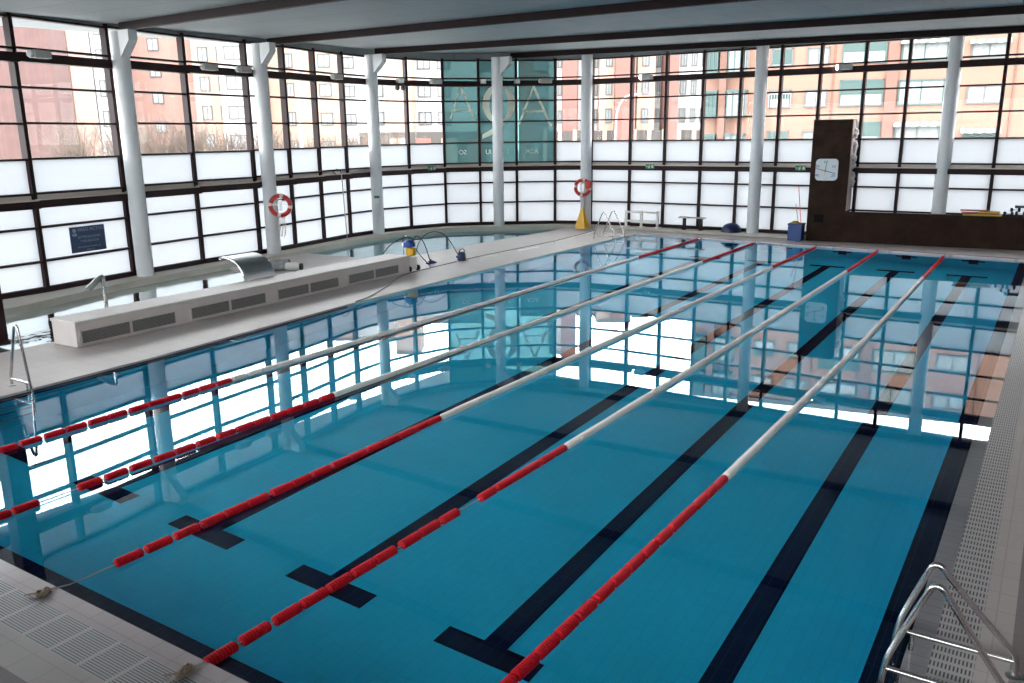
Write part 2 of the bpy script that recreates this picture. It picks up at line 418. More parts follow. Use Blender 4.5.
# ------------------------------------------------------------------ glazing
def zo(y): return max(0.0, .01*(y-7.0))
for i in range(len(WALL)-1):
    a, b = Vector((*WALL[i],0)), Vector((*WALL[i+1],0)); L_ = (b-a).length; e = (b-a)/L_; nn = Vector((e.y,-e.x,0)); rz = math.atan2(e.y,e.x)
    mid = (a+b)/2; zz = zo(mid.y)
    w = thing('window_%d' % (i+1), (mid.x, mid.y, .2), kind='structure')
    zt = min(6.42, 6.24+zz)
    H = [.2+.03, .84+zz, 1.62+zz, 2.07+zz, 2.39+zz, 3.17+zz, 3.96+zz, 4.74+zz, 5.28+zz, 5.58+zz, zt]
    f = MB()
    f.box((a.x,a.y,(H[-1]+.2)/2), (.095,.20,H[-1]-.2+.14), rz=rz)
    for k in (0,1,2,4,5,6,7,9,10):
        c = mid+nn*.03; f.box((c.x,c.y,H[k] if k else .19), (L_-.09,.17,.05 if k else .12), rz=rz)
    f.build('frame', M['brown'], w)
    c = mid+nn*.12
    f = MB(); f.box((c.x,c.y,H[3]+.085), (L_+.03,.28,.17), rz=rz); f.build('lower_band', M['brown'], w)
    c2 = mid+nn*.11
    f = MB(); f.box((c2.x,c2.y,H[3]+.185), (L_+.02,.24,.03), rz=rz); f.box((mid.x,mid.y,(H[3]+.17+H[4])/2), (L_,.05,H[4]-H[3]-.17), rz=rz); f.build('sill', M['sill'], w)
    f = MB(); f.box((c.x,c.y,H[8]+.10), (L_+.03,.24,.20), rz=rz); f.build('upper_band', M['brown'], w)
    def pane(z0, z1, m, nm, off=0.0):
        p = MB(); q = a+nn*off; r = b+nn*off
        for s0, s1 in (zip(z0, z1)):
            p.quad((q.x,q.y,s0), (r.x,r.y,s0), (r.x,r.y,s1), (q.x,q.y,s1))
        return p.build(nm, m, w)
    teal = i in (14, 15, 16)
    if teal:
        pane([.2,H[1],H[2]], [H[1],H[2],H[3]+.1], M['frost'], 'frosted_pane')
        pane([H[4],H[5],H[6],H[7],H[8]], [H[5],H[6],H[7],H[8],H[10]], M['teal'], 'tinted_pane')
    else:
        pane([.2,H[1],H[2],H[4]], [H[1],H[2],H[3]+.1,H[5]], M['frost'], 'frosted_pane')
        pane([H[5],H[6],H[7],H[9]], [H[6],H[7],H[8]+.05,H[10]], M['clear'], 'clear_pane')

# ------------------------------------------------------------------ ceiling, beams, back and side walls
def zc(y, x=-7.0): return 6.145+.022*y-.010*(x+7)
d = MB(); o4 = [(-10.2,-7.2), (16.3,-7.2), (16.3,27.9), (-10.2,27.9)]
vs = [d.bm.verts.new((p[0],p[1],zc(p[1],p[0]))) for p in o4]; vt = [d.bm.verts.new((p[0],p[1],zc(p[1],p[0])+.35)) for p in o4]
d.bm.faces.new(vs); d.bm.faces.new(vt[::-1])
for k in range(4): d.bm.faces.new((vs[k], vs[(k+1)%4], vt[(k+1)%4], vt[k]))
struct('ceiling', d, M['ceil'])
def beam(n, p, q, ext=1.0):
    a = Vector((p[0],p[1],0)); b = Vector((q[0],q[1],0)); e = (b-a).normalized(); b = a+e*((16.1-a.x)/e.x)
    nn = Vector((e.y,-e.x,0))*.07; k = MB(); pts = [a-nn, b-nn, b+nn, a+nn]
    v0 = [k.bm.verts.new((t.x,t.y,zc(t.y,t.x)-.19)) for t in pts]; v1 = [k.bm.verts.new((t.x,t.y,zc(t.y,t.x)-.002)) for t in pts]
    k.bm.faces.new(v0); k.bm.faces.new(v1[::-1])
    for j in range(4): k.bm.faces.new((v0[j], v0[(j+1)%4], v1[(j+1)%4], v1[j]))
    struct('trim_%d' % n, k, M['browndeep'])
beam(30, (-7.2,4.5), (.1,3.9)); beam(31, (-7.5,9.98), (.62,9.26)); beam(32, (-8.2,15.24), (6.84,14.34)); beam(33, (-8.5,20.35), (6.99,20.82)); beam(34, (-6.35,25.45), (10.83,26.8))
# grey head trim above the glass
d = MB()
for a, b in zip(WALL[:-1], WALL[1:]):
    va, vb = Vector((*a,0)), Vector((*b,0)); e = (vb-va).normalized(); c = (va+vb)/2; zt = min(6.42, 6.24+zo(c.y))+.02
    d.box((c.x,c.y,(zt+zc(c.y,c.x))/2), ((vb-va).length+.02,.10,zc(c.y,c.x)-zt+.02), rz=math.atan2(e.y,e.x))
struct('trim_35', d, M['ceil'])
d = MB(); d.box((16.1,10.2,3.1), (.2,34.2,7.2)); struct('wall_right', d, M['paint'])
d = MB(); d.box((4.5,-6.9,1.1), (23.2,.2,3.2)); d.box((4.5,-6.9,5.92), (23.2,.2,.44)); struct('wall_back', d, M['paint'])
for k in range(7):  # unseen back windows, added to light the near sides of the columns
    x0 = -7.0+3.28*k; w = thing('window_%d' % (40+k), (x0+1.64,-6.9,2.7), kind='structure')
    m = MB(); m.box((x0+1.64,-6.9,2.74), (3.28,.12,.08)); m.box((x0+1.64,-6.9,5.68), (3.28,.12,.08)); m.box((x0+.05,-6.9,4.2), (.1,.12,3.0)); m.box((x0+1.64,-6.9,4.2), (3.28,.08,.06)); m.build('frame', M['brown'], w)
    m = MB(); m.quad((x0,-6.9,2.7),(x0+3.28,-6.9,2.7),(x0+3.28,-6.9,5.72),(x0,-6.9,5.72)); m.build('clear_pane', M['clear'], w)
d = MB(); d.box((4.6,-4.7,1.85), (22.8,4.2,.25)); struct('trim_37', d, M['paint'])  # unseen gallery floor slab, added to shade the near deck

# ------------------------------------------------------------------ columns
def column(x, y, z0, zt, label, bdir=None, r=.21):
    t = thing('column', (x,y,z0), label, 'column', 'white columns along the glass wall')
    m = MB(); m.lathe((x,y,z0), [(r,0),(r,zt-z0)], 32); m.build('shaft', M['colwhite'], t, smooth=True)
    if bdir is not None:
        e = Vector((math.cos(bdir), math.sin(bdir), 0)); nn = Vector((-e.y,e.x,0)); w = .12; P = Vector((x,y,0))
        prof = [(0,zt), (.58,zt), (.58,zt-.24), (.20,zt-.60), (0,zt-.72)]
        m = MB(); m.hull([tuple(P+e*s-nn*w+Vector((0,0,z))) for s, z in prof], tuple(nn*2*w)); m.build('corbel', M['colwhite'], t)
    return t
column(-7.55, 9.90, .13, zc(9.9)-.19, 'white round column with a corbel, nearest the blue notice', .0)
column(-7.94, 14.60, .13, zc(14.9)-.19, 'white round column with a corbel and a red life ring', .02)
column(-8.60, 20.17, .13, zc(20.2)-.19, 'white round column with a corbel, just right of the leaning pole', .1)
column(-6.38, 24.81, .13, zc(25.2)-.19, 'white round column with a corbel standing in front of the teal glass', .15)
column(-3.45, 26.62, .13, zc(26.7,-3.4)-.005, 'white round column behind the yellow floor sign with a life ring')
column(3.21, 26.74, .13, zc(26.7,3.2)-.005, 'white round column beside the blue dome on the far side')
column(9.09, 26.99, .2, zc(27,9.1)-.005, 'white round column rising behind the low brown wall')
d = MB(); d.box((-3.42,4.05,3.09), (.36,.36,6.10)); d.box((-3.42,4.05,.07), (.46,.46,.06)); d.box((-3.42,4.05,.9), (.38,.38,.05))
tag(d.build('post', M['brown'], origin=(-3.42,4.05,.04)), 'dark brown square steel post at the left edge by the whirlpool', 'post')

# ------------------------------------------------------------------ floodlights on the upper band
def flood(x, y, label, lit=False, small=False, spots=False):
    # nearest wall segment
    best = min(range(len(WALL)-1), key=lambda i: ((Vector(WALL[i])+Vector(WALL[i+1]))/2-Vector((x,y))).length)
    a, b = Vector((*WALL[best],0)), Vector((*WALL[best+1],0)); e = (b-a).normalized(); nn = Vector((e.y,-e.x,0)); rz = math.atan2(e.y,e.x)
    s = (Vector((x,y,0))-a).dot(e); P = a+e*s+nn*.40; z = 5.45+zo(P.y)
    t = thing('floodlight', (P.x,P.y,z), label, 'floodlight', 'floodlights on the upper beam')
    w = .22 if small else .42
    m = MB(); m.box((P.x,P.y,z), (w,.22,.17), rz=rz); m.build('housing', M['lampbody'], t, bevel=.015)
    q = P-nn*.19; m = MB(); m.box((q.x,q.y,z), (.1,.2,.05), rz=rz); m.box((q.x,q.y,z-.07), (.05,.05,.12), rz=rz); m.build('bracket', M['brown'], t)
    if small: q = P+nn*.118; m = MB(); m.box((q.x,q.y,z), (.17,.02,.13), rz=rz)
    else: q = P-e*(w/2+.03); m = MB(); m.lathe((q.x,q.y,z), [(.085,0),(.075,.04),(.0,.07)], 16, R=Matrix.Rotation(rz+PI, 4, 'Z') @ Matrix.Rotation(PI/2, 4, 'Y'))
    m.build('lens', M['lamplit'] if lit else M['lampglass'], t, smooth=not small)
    if spots:
        for k in (-.13, .13):
            q = P+e*k; m = MB(); m.lathe((q.x,q.y,z-.26), [(.04,-.05),(.085,-.04),(.09,.03),(.05,.08)], 14, axis='Y'); m.box((q.x,q.y,z-.13), (.03,.03,.14)); m.build('spotlight', M['black'], t)
flood(-7.6, 7.65, 'grey floodlight on the upper beam, leftmost of all, above the blue notice')
flood(-8.17, 12.67, 'grey floodlight on the upper beam, first right of the column nearest the notice')
flood(-8.25, 13.9, 'grey floodlight on the upper beam, just left of the column with the low life ring')
flood(-8.83, 18.2, 'grey floodlight on the upper beam directly above the leaning pole')
flood(-8.95, 21.6, 'small square grey floodlight with two black spotlights under it', small=True, spots=True)
flood(-8.35, 23.2, 'grey floodlight at the left edge of the teal glass')
flood(-7.0, 24.75, 'small floodlight over the first letter of the teal glass sign', small=True)
flood(-5.98, 25.56, 'small square floodlight beside the corbel in front of the teal glass', small=True)
flood(-5.1, 26.25, 'grey floodlight at the right end of the teal glass')
flood(-1.0, 27.0, 'lit floodlight with a bright white lamp, above the pale rack', lit=True)
flood(5.95, 27.0, 'lit floodlight with a bright white lamp, above the brown tower', lit=True)

# exit signs on the lower band
def exit_sign(px, py, rz, nn, label, z=2.42):
    t = thing('exit_sign', (px,py,z), label, 'sign', 'small green exit signs')
    m = MB(); m.box((px,py,z), (.34,.04,.16), rz=rz); m.build('panel', M['green'], t)
    e = Vector((math.cos(rz), math.sin(rz), 0)); n_ = Vector(nn); q = Vector((px,py,z))+n_*.024
    m = MB(); m.box(tuple(q+e*.11), (.07,.01,.10), rz=rz); m.build('door_symbol', M['ringwhite'], t)
    m = MB(); m.box(tuple(q-e*.01+Vector((0,0,.03))), (.03,.01,.03), rz=rz); m.box(tuple(q-e*.02+Vector((0,0,-.01))), (.05,.01,.06), rz=rz); m.box(tuple(q-e*.04+Vector((0,0,-.05))), (.03,.01,.04), rz=rz)
    m.build('running_figure', M['ringwhite'], t)
    m = MB(); m.box(tuple(q-e*.12), (.07,.01,.02), rz=rz); m.build('arrow', M['ringwhite'], t)
exit_sign(-8.15, 22.85, math.atan2(1.54,.55), (.94,-.34,0), 'small green exit sign on the lower beam left of the teal glass')
exit_sign(-.84, 26.82, 0, (0,-1,0), 'small green exit sign on the lower beam above the pale rack')
exit_sign(4.72, 26.82, 0, (0,-1,0), 'small green exit sign on the lower beam against the brown tower')
t = thing('exit_sign', (-8.40,20.05,1.5), 'small green exit plate fixed on the column right of the leaning pole', 'sign', 'small green exit signs')
m = MB(); m.box((-8.42,19.95,1.5), (.2,.03,.09), rz=.35); m.build('panel', M['green'], t)
m = MB(); m.box((-8.42,19.94,1.36), (.12,.03,.14), rz=.35); m.build('notice', M['lampglass'], t)

# ------------------------------------------------------------------ sign on the teal glass, mirrored as it reads from inside
sg = thing('window_lettering', (-6.0,25.5,2.6), 'big cream mirrored letters AQA stuck on the teal glass', 'lettering')
def on_wall(a, b, s, z, off=.045):
    a = Vector((*a,0)); b = Vector((*b,0)); e = (b-a).normalized(); nn = Vector((e.y,-e.x,0)); return a+e*s+nn*off+Vector((0,0,z)), e, nn
def stroke(m, seg, s0, z0, s1, z1, w):
    A, e, nn = on_wall(*seg, s0, z0); B, _, _ = on_wall(*seg, s1, z1); d_ = (B-A).normalized(); side = nn.cross(d_)*w/2
    m.hull([tuple(A-side), tuple(B-side), tuple(B+side), tuple(A+side)], tuple(nn*.008))
S0, S1, S2 = ((-8.17,23.7),(-7.16,24.67)), ((-7.16,24.67),(-6.0,25.56)), ((-6.0,25.56),(-4.77,26.5))
m = MB(); stroke(m, S0, .68, 5.44, .27, 4.25, .07); stroke(m, S0, .68, 5.44, 1.22, 4.25, .09); stroke(m, S0, .42, 4.55, 1.1, 4.55, .06); m.build('letter', M['frostT'], sg)
m = MB(); stroke(m, S2, .68, 5.46, .10, 4.02, .08); stroke(m, S2, .68, 5.46, 1.36, 3.95, .10); stroke(m, S2, .24, 4.52, 1.1, 4.52, .07); m.build('letter', M['frostT'], sg)
m = MB(); NQ = 28; ring = []
for k in range(NQ):
    an = 2*PI*k/NQ; ca, sa = math.cos(an), math.sin(an)
    P, e, nn = on_wall(*S1, .78+.64*ca, 4.80+.74*sa); Q, _, _ = on_wall(*S1, .78+.36*ca, 4.80+.66*sa); ring.append((P, Q, nn))
for k in range(NQ):
    p, q = ring[k], ring[(k+1)%NQ]
    m.hull([tuple(p[0]), tuple(q[0]), tuple(q[1]), tuple(p[1])], tuple(p[2]*.008))
def ww(s, z): return tuple(on_wall(*S1, s, z)[0])
e_, n_ = on_wall(*S1, 0, 0)[1:]
m.hull([ww(.82,4.08), ww(1.15,4.12), ww(.75,3.86), ww(.45,3.62), ww(.10,3.48), ww(.12,3.66), ww(.42,3.82)], tuple(n_*.008))
m.build('letter', M['frostT'], sg)
for txt, seg, s in (('SO', S0, .72), ('IU', S1, .35), ('T', S1, 1.12), ('ACA', S2, .62)):
    P, e, nn = on_wall(*seg, s, 2.98)
    F4 = frame_at(P, -e, nn)     # x reversed: mirrored letters
    F4 = Matrix.Translation(P) @ Matrix((-e, Vector((0,0,1)), nn)).transposed().to_4x4()
    text_mesh('small_letters', txt, .25, M['teal'] if False else M['frostT'], sg, F4, .003)

# blue notice on the left glass
nt = thing('notice_board', (-7.68,8.53,.94), 'blue rectangular notice with pale lettering fixed to the frosted glass', 'notice')
va, vb = Vector((-7.54,7.27,0)), Vector((-7.9,9.75,0)); e = (vb-va).normalized(); nn = Vector((e.y,-e.x,0))
def lw(s, z, off=.06): return va+e*s+nn*off+Vector((0,0,z))
P = lw(1.27, 1.24); m = MB(); m.box(tuple(P), (.98,.02,.62), rz=math.atan2(e.y,e.x)); m.build('board', M['signblue'], nt)
def wtext(txt, s, z, size):
    Q = lw(s, z, .073); text_mesh('lettering', txt, size, M['signtext'], nt, Matrix.Translation(Q) @ Matrix((e, Vector((0,0,1)), nn)).transposed().to_4x4(), .002)
wtext('VASO ACTIVO', 1.38, 1.47, .12); wtext('ESTIMULACION', 1.3, 1.29, .09); wtext('Y RELAJACION', 1.3, 1.19, .08); wtext('PROFUNDIDAD MAXIMA 1,20', 1.27, 1.05, .05); wtext('AFORO 20', 1.3, .98, .05)
m = MB(); Q = lw(.90, 1.46, .073); m.lathe(tuple(Q), [(.05,-.002),(.05,.002)], 16, R=Matrix.Rotation(math.atan2(e.y,e.x),4,'Z') @ Matrix.Rotation(PI/2,4,'X')); Q = lw(.90, 1.36, .073); m.box(tuple(Q), (.12,.004,.06), rz=math.atan2(e.y,e.x)); m.build('emblem', M['signtext'], nt)

# ------------------------------------------------------------------ bench with grilles
bn = thing('ventilation_bench', (-2.3,9.5,.04), 'long pale tiled bench with grey vent grilles between the two pools', 'bench')
A0, A1 = Vector((-1.82,4.68,0)), Vector((-2.13,14.12,0)); eb = (A1-A0).normalized(); nb = Vector((eb.y,-eb.x,0)); rzb = math.atan2(eb.y,eb.x); LB = (A1-A0).length
def bp(s, w, z): return tuple(A0+eb*s-nb*w+Vector((0,0,z)))
m = MB(); m.box(bp(LB/2,.36,.255), (LB,.70,.42), rz=rzb); m.build('body', M['bench'], bn, bevel=.01)
m = MB(); m.box(bp(LB/2,.355,.485), (LB+.03,.75,.05), rz=rzb); m.build('top_slab', M['bench'], bn, bevel=.012)
for k in range(4):
    for s0 in (.10+2.31*k, 1.09+2.31*k):
        m = MB(); L1 = .93
        m.box(bp(s0+L1/2,.008,.215), (L1,.02,.21), rz=rzb)
        g = m.build('vent_grille', M['grille2'], bn)
        m = MB()
        for z in (.13,.155,.18,.205,.23,.255,.28,.305): m.box(bp(s0+L1/2,-.006,z), (L1,.008,.008), rz=rzb)
        m.build('slats', M['grille'], g)
        m = MB(); m.box(bp(s0-.02,-.006,.215), (.03,.02,.25), rz=rzb); m.box(bp(s0+L1+.02,-.006,.215), (.03,.02,.25), rz=rzb); m.box(bp(s0+L1/2,-.006,.335), (L1+.06,.02,.025), rz=rzb); m.box(bp(s0+L1/2,-.006,.095), (L1+.06,.02,.025), rz=rzb)
        m.build('grille_frame', M['bench'], g)

# swan neck water jet
sp = thing('water_jet', (-2.80,5.88,.04), 'steel swan neck water jet pipe behind the bench', 'water jet')
m = MB(); m.tube([(-2.80,5.88,.04), (-2.80,5.88,.95), (-2.80,5.88,1.05), (-2.81,5.85,1.08)], .038, 14, smooth=1); m.lathe((-2.80,5.88,.04), [(.1,0),(.1,.02),(.05,.03)], 16); m.build('pipe', M['steel'], sp, smooth=True)
m = MB(); m.tube([(-2.81,5.86,1.07), (-2.84,5.76,.98), (-2.88,5.60,.84)], [.045,.06,.06], 14, smooth=1); m.build('nozzle', M['steeldull'], sp, smooth=True)

# curved sheet waterfall
wf = thing('waterfall_blade', (-2.8,9.6,.04), 'curved steel waterfall blade arching over the whirlpool', 'waterfall')
prof = [(-2.78,.04),(-2.76,.30),(-2.80,.55),(-2.90,.74),(-3.06,.88),(-3.28,.95),(-3.50,.96),(-3.62,.93)]
pp = chaikin([Vector((x,0,z)) for x, z in prof], 2)
m = MB()
for a, b in zip(pp[:-1], pp[1:]):
    t_ = (b-a).normalized(); n_ = Vector((-t_.z,0,t_.x))*.03
    w0, w1 = 9.22, 10.05
    m.hull([(a.x,w0,a.z),(b.x,w0,b.z),(b.x-n_.x,w0,b.z-n_.z),(a.x-n_.x,w0,a.z-n_.z)], (0,w1-w0,0))
m.build('blade', M['steeldull'], wf)
for yy in (9.20, 10.05):
    m = MB(); m.tube([(p.x,yy,p.z) for p in pp], .025, 8); m.build('edge_tube', M['steel'], wf, smooth=True)

# bundle and canister on the slab behind the bench
m = MB(); R_ = Matrix.Rotation(.5,4,'Z') @ Matrix.Rotation(PI/2,4,'Y'); m.lathe((-5.55,12.65,.20), [(.0,-.3),(.14,-.29),(.16,-.1),(.15,.15),(.16,.28),(.0,.3)], 14, R=R_)
m.tube([(-5.62,12.45,.22),(-5.5,12.5,.36),(-5.42,12.7,.3)], .015, 6, smooth=1)
tag(m.build('rolled_cover', mottled('grey wrinkled fabric', (.22,.22,.22), (.40,.39,.38), 8, .8), origin=(-5.5,12.6,.04), smooth=True), 'grey rolled cover lying on the slab right of the waterfall blade', 'cover')
t = thing('canister', (-5.1,12.75,.04), 'white canister with a black cap lying on the slab beside the rolled cover', 'canister')
m = MB(); m.lathe((-5.12,12.75,.17), [(.0,-.2),(.11,-.19),(.12,.1),(.08,.17),(.07,.19)], 14, R=R_); m.build('body', M['tank'], t, smooth=True)
m = MB(); m.lathe((-4.95,12.84,.17), [(.09,0),(.09,.07),(.0,.08)], 14, R=R_); m.build('cap', M['black'], t, smooth=True)

# ------------------------------------------------------------------ pool cleaner
tr = thing('pool_cleaner', (-2.3,14.35,.04), 'wheeled pool cleaner with a blue motor, yellow drum and white tank', 'pool cleaner')
cx, cy = -2.30, 14.40
m = MB(); m.box((cx,cy,.26), (.22,.24,.34)); m.build('tank', M['tank'], tr, bevel=.03)
m = MB(); m.lathe((cx,cy,.46), [(.10,0),(.14,.02),(.14,.2),(.12,.22)], 20); m.build('drum', M['yellow'], tr, smooth=True)
m = MB(); m.lathe((cx,cy-.04,.69), [(.1,0),(.15,.02),(.15,.14),(.08,.2),(0,.21)], 20); m.box((cx,cy-.12,.76), (.2,.12,.14)); m.build('motor', M['blue'], tr, smooth=True)
m = MB()
for q in ((.06,-.02),(-.03,.05),(.04,.08)): m.box((cx+.12,cy+q[0],.78+q[1]), (.06,.03,.03))
m.build('switches', M['lampglass'], tr)
for yy in (-.17, .19):
    m = MB(); m.lathe((cx+.06,cy+yy,.115), [(.0,-.03),(.05,-.03),(.075,-.025),(.075,.025),(.05,.03),(0,.03)], 18, axis='Y'); m.build('wheel', M['black'], tr, smooth=True)
m = MB(); m.tube([(cx-.12,cy-.14,.12),(cx-.15,cy-.14,.6),(cx-.18,cy-.14,.98),(cx-.18,cy+.14,.98),(cx-.15,cy+.14,.6),(cx-.12,cy+.14,.12)], .014, 8, smooth=1); m.build('handle', M['steel'], tr, smooth=True)
def hosething(pts, r, name, label, cat, m_=None):
    m = MB(); m.tube(pts, r, 8, smooth=2); return tag(m.build(name, m_ or M['hose'], origin=pts[0], smooth=True), label, cat)
hosething([(-2.75,13.75,.54),(-2.55,13.88,.82),(-2.4,14.19,.95),(-2.33,14.40,.97),(-2.30,14.5,.88)], .014, 'hose', 'dark hose looping left from the pool cleaner over the bench end', 'hose')
hosething([(-2.30,14.5,.84),(-2.33,14.66,.99),(-2.36,14.93,.87),(-2.42,15.2,.6),(-2.55,15.5,.2),(-2.6,15.62,.1)], .014, 'hose', 'dark hose arching from the pool cleaner to the blue brush head', 'hose')
hosething([(-2.30,14.6,.5),(-2.35,14.8,.78),(-2.35,15.1,.96),(-2.35,15.45,1.01),(-2.35,15.88,.93),(-2.3,16.15,.69),(-2.25,16.31,.41),(-2.2,16.44,.2)], .014, 'hose', 'dark hose in a high arch from the pool cleaner to the small pump', 'hose')
hosething([(-2.28,14.55,.66),(-2.3,14.75,.45),(-2.2,15.0,.16),(-2.1,15.0,.055),(-2.12,14.75,.055),(-2.1,14.36,.055),(-1.96,13.51,.055),(-1.30,12.3,.055),(-.62,10.9,.055),(-.52,10.3,.055)], .011, 'power_cable', 'thin dark cable lying across the deck from the cleaner to the pool edge', 'cable')
br = thing('brush_head', (-2.65,15.7,.04), 'blue vacuum brush head lying on the strip between the pools', 'brush head')
m = MB(); m.box((-2.65,15.7,.07), (.12,.34,.05)); m.box((-2.65,15.7,.11), (.07,.2,.04)); m.build('plate', M['blue'], br, bevel=.01)
m = MB(); m.tube([(-2.64,15.68,.11),(-2.6,15.62,.17)], .025, 8); m.build('socket', M['blue'], br)
pu = thing('pump', (-2.15,16.5,.04), 'small dark blue pump with a carrying handle on the strip between the pools', 'pump')
m = MB(); m.lathe((-2.15,16.5,.06), [(.12,0),(.13,.03),(.12,.2),(.09,.26),(0,.27)], 16); m.build('body', M['darkblue'], pu, smooth=True)
m = MB(); m.box((-2.15,16.5,.05), (.26,.32,.03)); m.build('base', M['lampbody'], pu)
m = MB(); m.tube([(-2.15,16.40,.26),(-2.15,16.40,.40),(-2.15,16.64,.40),(-2.15,16.64,.2)], .013, 8, smooth=1); m.build('handle', M['black'], pu, smooth=True)
m = MB(); m.lathe((-2.15,16.36,.2), [(.035,-.09),(.04,0),(.05,.02)], 10, axis='Y'); m.build('inlet', M['blue'], pu)

# ------------------------------------------------------------------ lane ropes
def float_mesh():
    m = MB(); prof = [(.012,-.125),(.028,-.125)]; n = 9
    for k in range(n):
        z = -.118+k*.0275; prof += [(.047,z),(.047,z+.012),(.038,z+.014),(.038,z+.024)]
    prof += [(.028,.132),(.012,.132)]
    m.lathe((0,0,0), prof, 14, axis='Y'); return m
fm = float_mesh(); bmesh.ops.recalc_face_normals(fm.bm, faces=fm.bm.faces[:])
meR = bpy.data.meshes.new('float_red'); fm.bm.to_mesh(meR); meR.materials.append(M['red'])
meW = bpy.data.meshes.new('float_white'); fm.bm.to_mesh(meW); meW.materials.append(M['white']); fm.bm.free()
ROPES = [
  ([(9.60,-.15),(9.63,1.67),(9.69,5.0),(9.73,11.84),(9.67,19.6),(9.65,24.45)], 4.98, 'lane rope of red and white floats, nearest the right hand gutter'),
  ([(7.71,-.15),(7.75,2.56),(7.80,4.98),(7.85,12.0),(7.82,19.78),(7.78,24.6)], 5.0, 'lane rope, second from the right hand gutter, knotted at the near edge'),
  ([(5.85,-.1),(5.86,.49),(5.89,5.0),(5.93,12),(5.92,19.84),(5.92,24.75)], 5.0, 'middle lane rope of red and white floats, third from either side'),
  ([(4.02,-.1),(3.98,4.93),(3.96,12),(3.92,19.7),(3.91,24.9)], 4.93, 'lane rope of red and white floats, second from the left deck'),
  ([(2.18,-.1),(2.08,4.7),(2.0,12),(1.92,19.84),(1.87,25.05)], 4.7, 'lane rope of red and white floats, nearest the left deck'),
]
def interp(pts, y):
    for (x0,y0),(x1,y1) in zip(pts[:-1], pts[1:]):
        if y <= y1: return x0+(x1-x0)*(y-y0)/(y1-y0), math.atan2(-(x1-x0), y1-y0)
    return pts[-1][0], 0
for ri, (pts, tr_, lab) in enumerate(ROPES):
    t = thing('lane_rope', (pts[0][0], pts[0][1], .02), lab, 'lane rope', 'lane ropes across the pool')
    pitch_ = .268; y = {0:.30, 1:.12, 2:.62, 3:.42, 4:.3}[ri]; yend = pts[-1][1]-.2; k = 0; nF = 0
    gaps = {1:[(3.05,3.25),(1.98,2.05)], 3:[(.95,1.25)]}.get(ri, [])
    while y < yend and nF < 98:
        x, rz = interp(pts, y)
        g = next((g for g in gaps if g[0] < y+.12 and y-.12 < g[1]), None)
        if g: y = g[1]+.125; x, rz = interp(pts, y)
        red = y < tr_ or y > 19.85
        o = bpy.data.objects.new('float', meR if red else meW); COL.objects.link(o); o.parent = t
        if red: o['label'] = 'red float'
        else: o['label'] = 'white float'
        o.location = Vector((x,y,.018+random.uniform(-.002,.002)))-Vector(t['_o']); o.rotation_euler = (0, random.uniform(0,1), rz+random.uniform(-.015,.015))
        y += (.29 if y < 5 else pitch_)+random.uniform(-.006,.006)*(1 if y > 6 else 3); nF += 1
    m = MB(); m.tube([(pts[0][0],pts[0][1],.06)]+[(p[0],p[1] if p[1]>0 else .1,.018) for p in pts[0:1]]+[(p[0],p[1],.018) for p in pts[1:-1]]+[(pts[-1][0],pts[-1][1],.03)], .006, 6)
    m.build('cable', M['cable'], t)
    if ri in (1, 2):
        m = MB(); x0, y0 = pts[0]
        for k in range(7):
            cxx, cyy = x0+random.uniform(-.03,.03), y0-random.uniform(-.02,.06)
            m.tube([(cxx+.028*math.cos(a)*random.uniform(.7,1.2), cyy+.03*math.sin(a), .055+.012*math.sin(2*a+k)) for a in [2*PI*j/10 for j in range(10)]], .009, 5, closed=True)
        m.tube([(x0,y0-.03,.05),(x0-.05,y0-.08,.055),(x0-.09,y0-.12,.05)], .007, 5, smooth=1)
        m.build('knot', M['tan'], t)
    m = MB(); m.lathe((pts[-1][0],pts[-1][1]+.02,.03), [(.0,-.04),(.03,-.03),(.03,.03),(0,.04)], 10, axis='Y'); m.build('end_hook', M['steel'], t)

# ------------------------------------------------------------------ ladders
def rail(parent, y, xa, xb, xap, zap, sgn, down=True):
    """triangular handrail in a plane across the pool edge: xa water side, xb deck side"""
    m = MB(); r = .021
    pts = [(xb,y,.05),(xb,y,.19),(xb+(xap-xb)*.15,y,.19+(zap-.19)*.14)]
    # rounded apex
    s = 1 if xb > xap else -1
    pts += [(xap+s*.07,y,zap-.07),(xap+s*.03,y,zap-.01),(xap-s*.02,y,zap),(xap-s*.05,y,zap-.05)]
    pts += [(xa+s*.01,y,.26),(xa,y,.19)]
    if down: pts += [(xa-s*.02,y,.06),(xa-s*.03,y,-.4),(xa-s*.03,y,-1.1)]
    m.tube(pts, r, 12, smooth=2); o = m.build('handrail', M['steel'], parent, smooth=True)
    m = MB(); m.tube([(xa,y,.15),(xb,y,.15)], .019, 12); m.build('lower_bar', M['steel'], parent, smooth=True)
    m = MB(); m.lathe((xb,y,.04), [(.055,0),(.055,.012),(.03,.02)], 18); m.build('flange', M['steeldull'], parent, smooth=True)
    m = MB(); q = xa+s*.09; m.tube([(q,y,.02),(q,y,.15)], .017, 10); m.build('foot', M['steel'], parent, smooth=True)
def ladder(y0, dy, xa, xb, xap, zap, label, dz2=0.0):
    t = thing('pool_ladder', ((xa+xb)/2, y0, .04), label, 'ladder', 'steel pool ladders')
    rail(t, y0, xa, xb, xap, zap, 1); rail(t, y0+dy, xa, xb, xap+(.05 if dz2 else 0), zap+dz2, 1)
    s = 1 if xb > xap else -1
    for z in (-.35,-.65,-.95):
        m = MB(); m.tube([(xa-s*.03,y0,z),(xa-s*.03,y0+dy,z)], .022, 10); m.build('rung', M['steel'], t, smooth=True)
ladder(2.75, -.52, 11.73, 12.45, 11.93, .71, 'steel pool ladder rails on the right near corner by the slotted gutter', .11)
ladder(2.86, -.55, .06, -.46, -.10, 1.0, 'steel pool ladder rails on the left deck beside the brown post')
